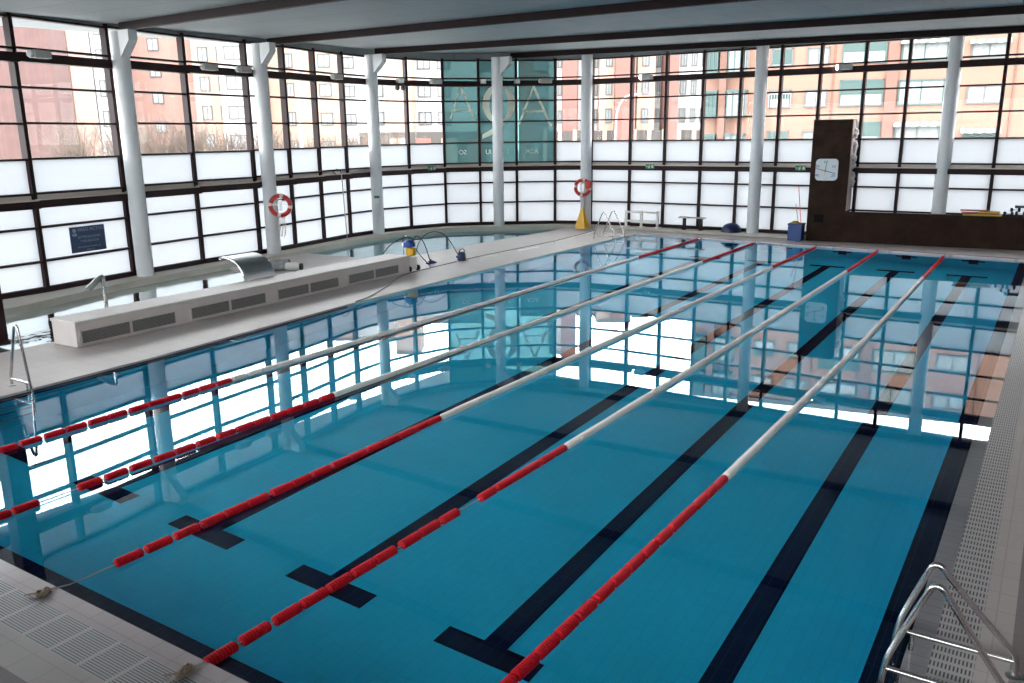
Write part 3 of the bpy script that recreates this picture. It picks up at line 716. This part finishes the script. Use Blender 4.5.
ladder(23.3, .75, -.55, -1.35, -.98, .98, 'steel pool ladder rails at the far left corner in front of the yellow sign')

# ------------------------------------------------------------------ far deck items
def ring(x, y, z, rz, label, tail):
    t = thing('life_ring', (x,y,z), label, 'life ring', 'red life rings on the columns')
    m = MB(); n_ = 40; R = .29
    E = Vector((math.cos(rz), math.sin(rz), 0))
    pts = [Vector((x,y,z))+E*R*math.cos(2*PI*k/n_)+Vector((0,0,R*math.sin(2*PI*k/n_))) for k in range(n_)]
    m.tube(pts, .065, 12, closed=True); o = m.build('ring', [M['ringred'], M['ringwhite']], t, smooth=True)
    for i, p in enumerate(o.data.polygons):
        k = i//12
        if (k+2) % 10 in (0, 1): p.material_index = 1
    m = MB(); nrm = Vector((E.y,-E.x,0)) 
    for k in range(4):
        a0 = PI/4+k*PI/2; c = Vector((x,y,z))
        m.tube([c+E*.36*math.cos(a0+s)+Vector((0,0,.36*math.sin(a0+s)))+nrm*.02 for s in (-.7,-.35,0,.35,.7)], .008, 5)
    m.build('grab_rope', M['rope'], t)
    m = MB(); c = Vector((x,y,z))
    m.box(tuple(c-nrm*.02), (.1,.04,.34), rz=rz); m.box(tuple(c-nrm*.02+Vector((0,0,.03))), (.42,.03,.03), rz=rz); m.build('bracket', M['steeldull'], t)
    m = MB()
    for k in range(6):
        ox = -.06+.03*k; l = tail*random.uniform(.75,1.05); q = c-nrm*.01+E*ox
        m.tube([q+Vector((0,0,-.3)), q+E*random.uniform(-.05,.05)+Vector((0,0,-.3-l*.5)), q+E*random.uniform(-.06,.06)+Vector((0,0,-.3-l))], .009, 5, smooth=1)
    m.build('throw_line', M['rope'], t)
    return t
ring(-7.59, 14.67, 1.60, .75, 'red and white life ring hanging on the column left of the leaning pole', .7)
ring(-3.43, 26.33, 1.60, .28, 'red and white life ring hanging on the column behind the yellow floor sign', .6)
m = MB(); m.box((-3.2,26.36,1.75), (.22,.14,.2), rz=.3); m.box((-3.2,26.3,1.62), (.16,.1,.12), rz=.3)
tag(m.build('float_bag', M['ringred'], origin=(-3.2,26.36,1.6), bevel=.02), 'small red bag hung beside the life ring on the far column', 'bag')
# yellow floor sign
fs = thing('floor_sign', (-3.3,26.0,.04), 'yellow folding wet floor sign in front of a column', 'floor sign')
for s in (-1, 1):
    m = MB(); m.hull([(-3.50,26.0+s*.20,.05),(-3.04,26.0+s*.20,.05),(-3.22,26.0+s*.02,.80),(-3.32,26.0+s*.02,.80)], (0,s*.02,0)); m.build('panel', M['yellow'], fs)
m = MB(); m.tube([(-3.33,26.0,.81),(-3.21,26.0,.81)], .02, 8); m.build('hinge', M['yellow'], fs)
# pale rack
rk = thing('rail_rack', (-1.1,26.7,.13), 'pale metal double rail rack standing against the glass', 'rack')
for x in (-1.72,-1.08,-.42):
    m = MB(); m.box((x,26.7,.45), (.08,.08,.62)); m.box((x,26.7,.145), (.2,.3,.03)); m.build('post', M['white'], rk)
for z in (.36,.70):
    m = MB(); m.box((-1.07,26.7,z), (1.4,.06,.07)); m.build('rail', M['white'], rk)
sb = thing('bench', (.95,26.72,.13), 'small bench with a thin seat on two thin legs against the glass', 'bench')
m = MB(); m.box((.95,26.72,.58), (.98,.26,.04)); m.build('seat', M['lampbody'], sb)
for x in (.65, 1.3):
    m = MB(); m.box((x,26.72,.35), (.06,.22,.43)); m.box((x,26.72,.142), (.1,.28,.025)); m.build('leg', M['brown'], sb)
m = MB(); m.lathe((2.45,26.72,.13), [(.36,0),(.36,.04),(.34,.14),(.26,.25),(.14,.31),(0,.33)], 24)
tag(m.build('balance_dome', M['darkblue'], origin=(2.45,26.72,.13), smooth=True), 'dark blue half dome lying on the ledge beside a column', 'dome')
cb = thing('crate', (4.95,26.15,.04), 'blue open crate standing against the brown tower', 'crate')
m = MB()
for dx, dy, sx, sy in ((-.21,0,.03,.44),(.21,0,.03,.44),(0,-.21,.42,.03),(0,.21,.42,.03)): m.box((4.93+dx,26.0+dy,.34), (sx,sy,.58))
m.box((4.93,26.0,.07), (.42,.42,.04)); m.build('body', M['blue'], cb)
m = MB(); m.box((4.93,26.0,.60), (.48,.48,.05)); m.box((4.93,26.0,.57), (.36,.36,.02)); m.build('rim', M['darkblue'], cb)
m = MB(); m.lathe((4.88,26.0,.58), [(.14,0),(.13,.08),(.06,.12),(0,.12)], 12); tag(m.build('foam_block', M['matyel'], origin=(4.88,26,.58), smooth=True), 'yellowish foam piece on top of the blue crate', 'foam')
m = MB(); m.tube([(5.06,26.08,.5),(4.86,26.2,1.85)], .013, 8); tag(m.build('pole', M['ringred'], origin=(5.06,26.08,.5)), 'tall red pole standing in the blue crate', 'pole')
m = MB(); m.tube([(4.98,26.1,.5),(4.80,26.22,1.25)], .012, 8); tag(m.build('pole', M['ringred'], origin=(4.98,26.1,.5)), 'short red pole standing in the blue crate', 'pole')
# leaning pole at the left glass
lp = thing('telescopic_pole', (-8.15,18.05,.13), 'thin leaning pole with a hooked top against the left glass', 'pole')
m = MB(); m.tube([(-8.2,18.1,.13),(-8.45,18.25,2.4)], .016, 8); m.build('shaft', M['lampbody'], lp)
m = MB(); m.tube([(-8.45,18.25,2.4),(-8.46,18.2,2.52),(-8.46,18.0,2.56),(-8.44,17.85,2.45),(-8.45,18.0,2.38)], .014, 8, smooth=1); m.build('hook', M['black'], lp)

# ------------------------------------------------------------------ brown wall and tower
a, b = Vector((5.22,26.14,0)), Vector((15.93,26.895,0)); e = (b-a).normalized(); nn = Vector((e.y,-e.x,0)); rzw = math.atan2(e.y,e.x)
def wp(s, off, z): return tuple(a+e*s+nn*off+Vector((0,0,z)))
LW_ = (b-a).length
tw = thing('brown_tower', wp(.6,0,.04), 'brown rendered tower joined to a low wall at the far side', 'tower')
m = MB(); m.box(wp(.60,-.45,2.01), (1.20,.90,3.94), rz=rzw); m.build('shaft', M['conc'], tw)
m = MB(); m.box(wp(2.75,-.10,.54), (3.1,.20,1.0), rz=rzw); m.box(wp(4.3+(LW_-4.3)/2,-.18,.54), (LW_-4.3,.36,1.0), rz=rzw); m.build('low_wall', M['conc'], tw)
m = MB(); m.box(wp(1.212,-.45,2.52), (.03,.86,2.9), rz=rzw); pn = m.build('side_panel', M['wallbeige'], tw)
rnd = random.Random(3)
for z, w_ in ((3.6,.26),(3.15,.2),(2.75,.18),(2.45,.24),(2.15,.3),(1.9,.2)):
    m = MB(); c = Vector(wp(1.24, -.35-rnd.uniform(0,.25), z))
    for k in range(4):
        q = c+Vector((0,rnd.uniform(-.14,.14),rnd.uniform(-.1,.1))); m.lathe(tuple(q), [(.0,0),(.1,.0),(.09,.05),(.04,.1),(0,.1)], 9, axis='X')
    m.build('climbing_hold', M['hold'], pn)
m = MB(); m.box(wp(.38,.004,.80), (.30,.02,.27), rz=rzw); m.build('hatch', M['hatch'], tw)
m = MB(); m.box(wp(.60,-.45,3.985), (1.22,.92,.03), rz=rzw); m.build('cap', M['conctop'], tw)
ck = thing('pace_clock', wp(.48,.04,1.96), 'square white pace clock with coloured hands on the brown tower', 'clock')
def cf(u, v, off): return Vector(wp(.48+u, off, 2.36+v))
rr = .12; pts = []
for cx_, cz_, a0 in ((.27,.27,0),(-.19,.27,PI/2),(-.19,-.19,PI),(.27,-.19,3*PI/2)):
    for k in range(5): an = a0+k*PI/8; pts.append(tuple(cf(cx_+rr*math.cos(an), cz_+rr*math.sin(an), .01)))
m = MB(); m.hull(pts, tuple(nn*.05)); m.build('face', M['clockface'], ck)
def hand(ang, l, w, m_, back=0.0, off=.066):
    m = MB(); dx, dz = math.sin(ang), math.cos(ang); A = cf(-dx*back, -dz*back, off); B = cf(dx*l, dz*l, off); side = nn.cross((B-A).normalized())*w/2
    m.hull([tuple(A-side), tuple(B-side*.6), tuple(B+side*.6), tuple(A+side)], tuple(nn*.006)); m.build('hand', m_, ck)
hand(math.radians(104), .34, .024, mat('blue clock hand', (.01,.04,.22), .4)); hand(math.radians(285), .34, .024, mat('red clock hand', (.30,.02,.03), .4), off=.068)
hand(math.radians(6), .27, .024, mat('green clock hand', (.02,.22,.06), .4), off=.07); hand(math.radians(190), .12, .02, M['yellow'], off=.07)
for k, (txt, mm) in enumerate([('60','green'),('10','signblue'),('20','signblue'),('30','yellow'),('40','signblue'),('50','signblue')]):
    an = k*PI/3; P = cf(.29*math.sin(an), .29*math.cos(an), .064)
    text_mesh('numeral', txt, .12, M[mm], ck, Matrix.Translation(P) @ Matrix((e, Vector((0,0,1)), nn)).transposed().to_4x4(), .002)
m = MB(); m.lathe(tuple(cf(0,0,.07)), [(.02,-.01),(.02,.012)], 12, R=Matrix.Rotation(rzw,4,'Z') @ Matrix.Rotation(PI/2,4,'X')); m.build('hub', M['black'], ck)

# foam mats and floats on the low wall
zt = 1.042
def mt(name, s0, s1, z, h, mm, label, cat, curve=0.0, w=.3):
    m = MB(); n_ = 8; top = []
    for k in range(n_):
        t0, t1 = k/n_, (k+1)/n_; f0 = z+curve*math.sin(PI*t0); f1 = z+curve*math.sin(PI*t1)
        A = wp(s0+(s1-s0)*t0, -.03, f0); B = wp(s0+(s1-s0)*t1, -.03, f1)
        m.hull([A, B, (B[0],B[1],B[2]+h), (A[0],A[1],A[2]+h)], tuple(-nn*w))
    tag(m.build(name, mm, origin=wp((s0+s1)/2,-.1,z)), label, cat)
mt('foam_mat', 4.62, 5.68, zt, .045, M['matyel'], 'yellow foam mat, lowest of the pile on the low brown wall', 'foam mat')
mt('foam_mat', 4.58, 5.60, zt+.048, .04, M['matred'], 'red foam mat in the middle of the pile on the low brown wall', 'foam mat')
mt('foam_mat', 5.05, 5.62, zt+.09, .04, M['matyel'], 'short yellow foam mat near the top of the pile on the low brown wall', 'foam mat')
mt('foam_mat', 4.54, 5.30, zt+.135, .03, M['matred'], 'dark red foam mat, topmost on the low brown wall', 'foam mat')
def bell(s, z, r, lab):
    t = thing('water_dumbbell', wp(s,-.2,z), lab, 'water dumbbell', 'blue water dumbbells on the low wall')
    for k in (-.1,.1):
        m = MB(); m.lathe(wp(s+k,-.2,z+r), [(r*.8,-.035),(r,-.02),(r,.02),(r*.8,.035)], 14, axis='X'); m.build('weight', M['darkblue'], t, smooth=True)
    m = MB(); m.tube([wp(s-.1,-.2,z+r), wp(s+.1,-.2,z+r)], .02, 8); m.build('bar', M['ringwhite'], t)
bell(5.85, zt, .07, 'blue water dumbbell on the low wall, right beside the foam mats')
bell(6.16, zt, .08, 'blue water dumbbell on the low wall near the right edge of the picture')
bell(6.02, zt+.14, .06, 'small blue water dumbbell lying on top of the two others')
mt('kickboard', 6.00, 6.40, zt+.27, .06, M['darkblue'], 'dark blue kickboard lying on top of the dumbbells', 'kickboard', w=.28)

# ------------------------------------------------------------------ outside
d = MB(); sheet(d, [(-180,-110),(140,-110),(140,190),(-180,190)], [WALL+[(16.2,27.2),(16.2,-7.1),(-6.9,-7.1)]], -.2); struct('ground', d, M['ground'])
def facade(parent, A, B, z0, z1, m_, name='facade', depth=4):
    A = Vector((*A,0)); B = Vector((*B,0)); e = (B-A).normalized(); back = Vector((-e.y,e.x,0))*depth
    m = MB(); m.hull([(A.x,A.y,z0),(B.x,B.y,z0),(B.x+back.x,B.y+back.y,z0),(A.x+back.x,A.y+back.y,z0)], (0,0,z1-z0))
    o = m.build(name, m_, parent)
    m = MB(); q = back*1.02; f = -back.normalized()*.15
    m.hull([(A.x+f.x,A.y+f.y,z1),(B.x+f.x,B.y+f.y,z1),(B.x+q.x,B.y+q.y,z1),(A.x+q.x,A.y+q.y,z1)], (0,0,.3)); m.build('roof', M['roofm'], parent)
    return A, e, Vector((e.y,-e.x,0)), (B-A).length
def win(parent, A, e, nn, s0, s1, z0, z1, pane='curtain', fr='greyfr', shut=0.0, div=1, awn=False, bars=False):
    rz = math.atan2(e.y,e.x); w = s1-s0; h = z1-z0
    def P(s, z, off): q = A+e*s+nn*off; return (q.x,q.y,z)
    m = MB(); m.box(P(s0+.05,(z0+z1)/2,.03), (.1,.14,h), rz=rz); m.box(P(s1-.05,(z0+z1)/2,.03), (.1,.14,h), rz=rz)
    m.box(P((s0+s1)/2,z0+.05,.03), (w,.16,.1), rz=rz); m.box(P((s0+s1)/2,z1-.05,.03), (w,.14,.1), rz=rz)
    for k in range(1, div+1): m.box(P(s0+w*k/(div+1),(z0+z1)/2,.03), (.06,.1,h), rz=rz)
    f = m.build('window', M[fr], parent)
    m = MB(); m.box(P((s0+s1)/2,(z0+z1)/2,.005), (w-.12,.05,h-.12), rz=rz); m.build('pane', M[pane], f)
    if shut: m = MB(); m.box(P((s0+s1)/2,z1-h*shut/2,.05), (w-.1,.06,h*shut), rz=rz); m.build('roller_shutter', M['shutter'], f)
    if awn: m = MB(); m.hull([P(s0-.1,z1+.05,.05), P(s1+.1,z1+.05,.05), P(s1+.1,z1-.2,.5), P(s0-.1,z1-.2,.5)], (0,0,-.04)); m.build('awning', M['awn'], f)
    if bars:
        m = MB()
        for k in range(9): m.box(P(s0+w*k/8,z0+.45,.14), (.03,.03,.85), rz=rz)
        m.box(P((s0+s1)/2,z0+.88,.14), (w,.04,.05), rz=rz); m.build('railing', M['palewin'], f)
    return f
# salmon building on the right
rb = thing('apartment_building', (5,54,0), 'salmon rendered low apartment block with green shutters on the right', 'building')
A, e, nn, L_ = facade(rb, (-8.4,52.24), (40.2,61.0), 0, 14.3, M['salmon'], depth=11)
s_off = (Vector((-2.98,53.19,0))-A).length
rowsR = [7.68, 5.16, 2.63, .15, 10.2, 12.72]
for ri, zb in enumerate(rowsR):
    def W(s0, s1, h, **k): win(rb, A, e, nn, s0+s_off, s1+s_off, zb, zb+h, **k)
    W(-1.25, .10, 1.12, pane='palewin', shut=.5 if ri else .85, bars=ri==1)
    W(.93, 2.26, 1.1, pane='curtain' if ri != 1 else 'palewin')
    W(2.97, 5.5, 1.6, pane='palewin', fr='greenfr', shut=.55)
    W(6.30, 8.85, 1.5 if ri else 1.25, pane='curtain', fr='greenfr', awn=ri in (0, 2))
    W(10.02, 11.93, 1.08, pane='curtain', awn=ri in (0, 2), shut=.8 if ri == 2 else 0)
    for s in (14.2, 18.0, 22.4, 27.0, 32.0): W(s, s+1.9, 1.1, pane='curtain', shut=.3)
m = MB(); q = A+e*(s_off+5.9)+nn*.1; m.box((q.x,q.y,7.1), (.62,.3,14.2), rz=math.atan2(e.y,e.x)); m.build('pilaster', M['salmond'], rb)
for s in (2.55, 12.42): m = MB(); q = A+e*(s_off+s)+nn*.06; m.tube([(q.x,q.y,0),(q.x,q.y,14.2)], .05, 6); m.build('downpipe', M['salmond'], rb)
m = MB(); q = A+e*(s_off-4.15)+nn*.2; m.box((q.x,q.y,7.1), (.45,.7,14.2), rz=math.atan2(e.y,e.x)); m.build('pilaster', M['salmond'], rb)
for zb in (7.5, 4.75, 2.0, 10.2, 12.7):
    for s0, s1 in ((-5.35,-4.4), (-3.9,-2.6)):
        def P(s, off): q = A+e*(s+s_off)+nn*off; return (q.x, q.y)
        m = MB(); m.prism([P(s0,0), P(s0+.1,.7), P(s1-.1,.7), P(s1,0)], zb, zb+1.45); bw = m.build('glazed_balcony', M['curtain'] if s0 > -4 else M['shutter'], rb)
        m = MB(); m.prism([P(s0-.05,0), P(s0+.05,.78), P(s1-.05,.78), P(s1+.05,0)], zb+1.45, zb+1.6); m.prism([P(s0-.03,0), P(s0+.07,.75), P(s1-.07,.75), P(s1+.03,0)], zb-.1, zb)
        for k in range(4): q = P(s0+.1+(s1-s0-.2)*k/3, .72); m.box((q[0],q[1],zb+.72), (.06,.06,1.45))
        m.build('frame', M['greenfr'], bw)
# mid distance blocks
def block(label, cx_, secs, rows=(), name='apartment_building', zr=None):
    t = thing(name, (cx_[0],cx_[1],0), label, 'building')
    for (A_, B_, z1, mm, wins, pane) in secs:
        A2, e2, n2, L2 = facade(t, A_, B_, 0, z1, M[mm], depth=3.5)
        for (f0, f1, zlist, h) in wins:
            for zb in zlist: win(t, A2, e2, n2, f0*L2, f1*L2, zb, zb+h, pane=pane)
    return t
R6 = [2.0, 4.9, 7.8, 10.7, 13.6]
block('tall brown brick wall of a block at the far left without windows', (-55,30), [((-66,19),(-50.4,32.4),13.6,'brickm',[],'curtain'), ((-54.42,34.7),(-53.2,35.5),14.2,'pinkr',[],'curtain')])
block('white apartment block with glazed balconies behind the brown brick wall', (-69,47), [((-71.5,45.8),(-69.3,47.2),17.0,'whiter',[(.15,.42,R6,1.5),(.55,.85,R6,1.5)],'darkwin'), ((-69.0,47.2),(-67.6,48.3),17.4,'whiter',[(.2,.8,R6,1.6)],'palewin')])
block('pink brick apartment block with small white windows and white balconies', (-64,53), [
  ((-69.91,50.46),(-62.94,54.96),18.5,'brickp',[(.38,.52,[1.5,4.3,7.24,9.84,12.4,15.2],1.2)],'palewin'),
  ((-61.8,53.2),(-58.49,55.38),18.2,'pinkl',[(.15,.4,[2.7,5.5,8.3,11.1,14],1.4),(.62,.88,[2.7,5.5,8.3,11.1,14],1.4)],'palewin'),
  ((-58.0,53.3),(-55.33,54.97),18.0,'whiter',[(.2,.8,[2.7,5.5,8.3,11.1,14],1.3)],'palewin')])
block('peach apartment block with a white stack of balconies behind the curved glass', (-52,65), [
  ((-62.66,61.27),(-59.0,63.5),18.6,'pinkr',[(.3,.6,R6,1.4)],'curtain'),
  ((-58.0,59.5),(-51.91,63.3),18.0,'pinkl',[(.25,.36,R6,1.4),(.72,.9,R6,1.3)],'palewin'),
  ((-53.37,64.81),(-48.42,68.01),18.4,'whiter',[(.1,.3,R6,1.2),(.55,.8,R6,1.4)],'palewin'),
  ((-47.9,65.9),(-45.57,67.4),19.6,'pinkl',[],'palewin'),
  ((-48.2,70.6),(-42.2,74.4),17.0,'whiter',[(.1,.3,R6,1.4),(.4,.6,R6,1.4)],'palewin')])
block('pale apartment block seen through the teal glass', (-41,80), [((-46.5,76.6),(-40.8,80.3),16.0,'whiter',[(.1,.25,R6,1.3),(.4,.6,R6,1.3)],'darkwin'), ((-40.8,80.6),(-36.2,83.4),17.2,'brickp',[(.3,.6,R6,1.3)],'palewin')])
wb = block('long row of white and brick flats over dark ground floor openings in the distance', (-28,83), [
  ((-35.6,78.7),(-34.02,79.76),20.8,'whiter',[(.3,.7,R6,1.4)],'curtain'),
  ((-33.9,78.6),(-32.6,79.5),21.2,'brickr',[],'curtain'),
  ((-33.5,81.3),(-30.6,83.1),16.5,'whiter',[(.1,.3,R6[1:],1.5),(.45,.62,R6[1:],1.5),(.75,.92,R6[1:],1.5)],'curtain'),
  ((-30.6,80.75),(-28.86,81.86),16.9,'pinkl',[(.3,.65,R6[1:],1.5)],'curtain'),
  ((-28.7,80.7),(-26.9,81.9),16.7,'brickr',[],'curtain'),
  ((-27.2,82.9),(-25.6,83.95),16.3,'pinkl',[(.25,.65,R6[1:],1.5)],'curtain'),
  ((-26.7,85.71),(-24.6,87.0),16.3,'whiter',[(.1,.35,R6[1:],1.5),(.55,.8,R6[1:],1.5)],'curtain'),
  ((-24.2,83.65),(-23.1,84.4),16.5,'brickr',[],'curtain'),
  ((-24.07,86.18),(-20.4,88.5),15.9,'whiter',[(.08,.25,R6[1:],1.5),(.35,.5,R6[1:],1.5),(.6,.8,R6[1:],1.5)],'curtain')])
d0, d1 = Vector((-36.0,77.5,0)), Vector((-19.5,88.2,0)); ed = (d1-d0).normalized(); rzd = math.atan2(ed.y,ed.x)
m = MB(); c = (d0+d1)/2+Vector((ed.y,-ed.x,0))*.4; m.box((c.x,c.y,2.05), ((d1-d0).length,1.2,4.1), rz=rzd); gf = m.build('ground_floor', M['garage'], wb)
for k in range(13):
    q = d0+ed*(.4+k*1.6)+Vector((ed.y,-ed.x,0))*1.1; m = MB(); m.box((q.x,q.y,2.1), (.42,.3,4.2), rz=rzd); m.build('pillar', M['pinkl'], gf)
gw = thing('garage_block', (-40,66,0), 'low brown garages with pale doors behind the curved glass', 'building')
g0, g1 = Vector((-46.5,60.6,0)), Vector((-36.0,67.5,0)); eg = (g1-g0).normalized(); rzg = math.atan2(eg.y,eg.x)
m = MB(); c = (g0+g1)/2; m.box((c.x,c.y,2.05), ((g1-g0).length,3,4.1), rz=rzg); m.build('body', M['garage'], gw)
for k in range(5):
    q = g0+eg*(1.2+k*2.5)+Vector((eg.y,-eg.x,0))*1.55; m = MB(); m.box((q.x,q.y,1.9), (1.5,.12,3.2), rz=rzg); m.build('door', M['brickr'] if k % 2 == 0 else M['pinkl'], gw)

# bare shrubs
def shrub(x, y, h, w, n, label, seed):
    R = random.Random(seed); t = thing('bare_shrub', (x,y,-.2), label, 'shrub', 'bare shrubs outside the left glass')
    m = MB(); m.tube([(x,y,-.2),(x+.05,y,h*.3)], [.10,.07], 6); m.build('trunk', M['bark'], t)
    m = MB()
    for k in range(n):
        a_ = R.uniform(0, 2*PI); rr_ = w*math.sqrt(R.random()); p0 = Vector((x,y,R.uniform(.1,.35)*h)); p2 = Vector((x+rr_*math.cos(a_), y+rr_*math.sin(a_), h*R.uniform(.45,1)))
        p1 = (p0+p2)/2+Vector((R.uniform(-.3,.3),R.uniform(-.3,.3),R.uniform(-.1,.3)))
        m.tube([p0,p1,p2], [.035,.022,.01], 3, caps=False)
        for j in range(3):
            q = p1.lerp(p2, R.random()); m.tube([q, q+Vector((R.uniform(-.6,.6),R.uniform(-.6,.6),R.uniform(.1,.7)))], [.014,.006], 3, caps=False)
    m.build('twigs', M['bark'], t)
spots = [(-39.5,27.0,4.9,1.9),(-37.6,28.9,4.6,1.8),(-44.0,33.6,5.4,2.2),(-42.3,35.2,5.0,2.2),(-40.4,36.2,5.4,2.0),(-38.6,37.6,4.8,2.0),(-37.0,39.4,4.5,1.9),(-35.3,39.6,4.2,1.6),(-33.6,40.9,3.9,1.6),(-32.2,42.2,3.8,1.6),(-31.0,43.6,3.9,1.5),(-29.6,44.8,3.8,1.5)]
names = ['at the foot of the brown brick wall, leftmost','in front of the white balcony block','left of the first window mullion after the corbelled column','in front of the pink brick block','tallest, below the pink block windows','below the white balconies of the pink block','left of the leaning pole','above the leaning pole hook','just left of the third corbelled column','behind the third corbelled column','below the peach block','next to the low garages']
for i, ((x, y, h, w), nm) in enumerate(zip(spots, names)):
    shrub(x, y, h, w, 150, 'bare brown shrub outside, '+nm, i+1)
# street furniture
sl = thing('street_lamp', (-15.0,52.8,-.2), 'pale curved street lamp outside in front of the distant flats', 'street lamp')
m = MB(); m.tube([(-15.0,52.8,-.2),(-15.0,52.8,4.2),(-14.9,52.87,5.4),(-14.5,53.1,6.2),(-14.0,53.4,6.4)], .06, 8, smooth=2); m.build('pole', M['pole'], sl, smooth=True)
m = MB(); m.box((-13.75,53.5,6.38), (.7,.25,.14), rz=.55); m.build('head', M['palewin'], sl)
m = MB(); m.tube([(-30.03,36.96,-.2),(-30.03,36.96,9)], .11, 10); m.box((-30.03,36.96,9.05), (.5,.5,.15)); m.lathe((-30.03,36.96,-.2), [(.25,0),(.25,.1),(.13,.2)], 12)
tag(m.build('utility_pole', M['pole'], origin=(-30.03,36.96,-.2)), 'tall grey utility pole outside beyond the left glass', 'pole')

# ------------------------------------------------------------------ light
w = bpy.data.worlds.new('overcast sky'); scene.world = w; w.use_nodes = True
bg = w.node_tree.nodes['Background']; bg.inputs[0].default_value = (.93,.965,1.0,1); bg.inputs[1].default_value = 12.0

for o in bpy.data.objects:
    if '_o' in o: del o['_o']
vs_ = scene.view_settings; vs_.view_transform = 'Standard'; vs_.look = 'None'; vs_.gamma = 1.0; vs_.exposure = 0.26; vs_.use_curve_mapping = False
cy = scene.cycles
cy.use_denoising = True; cy.max_bounces = 12; cy.diffuse_bounces = 5; cy.glossy_bounces = 6; cy.transmission_bounces = 8; cy.transparent_max_bounces = 16
cy.sample_clamp_indirect = 12; cy.caustics_reflective = True; cy.caustics_refractive = True
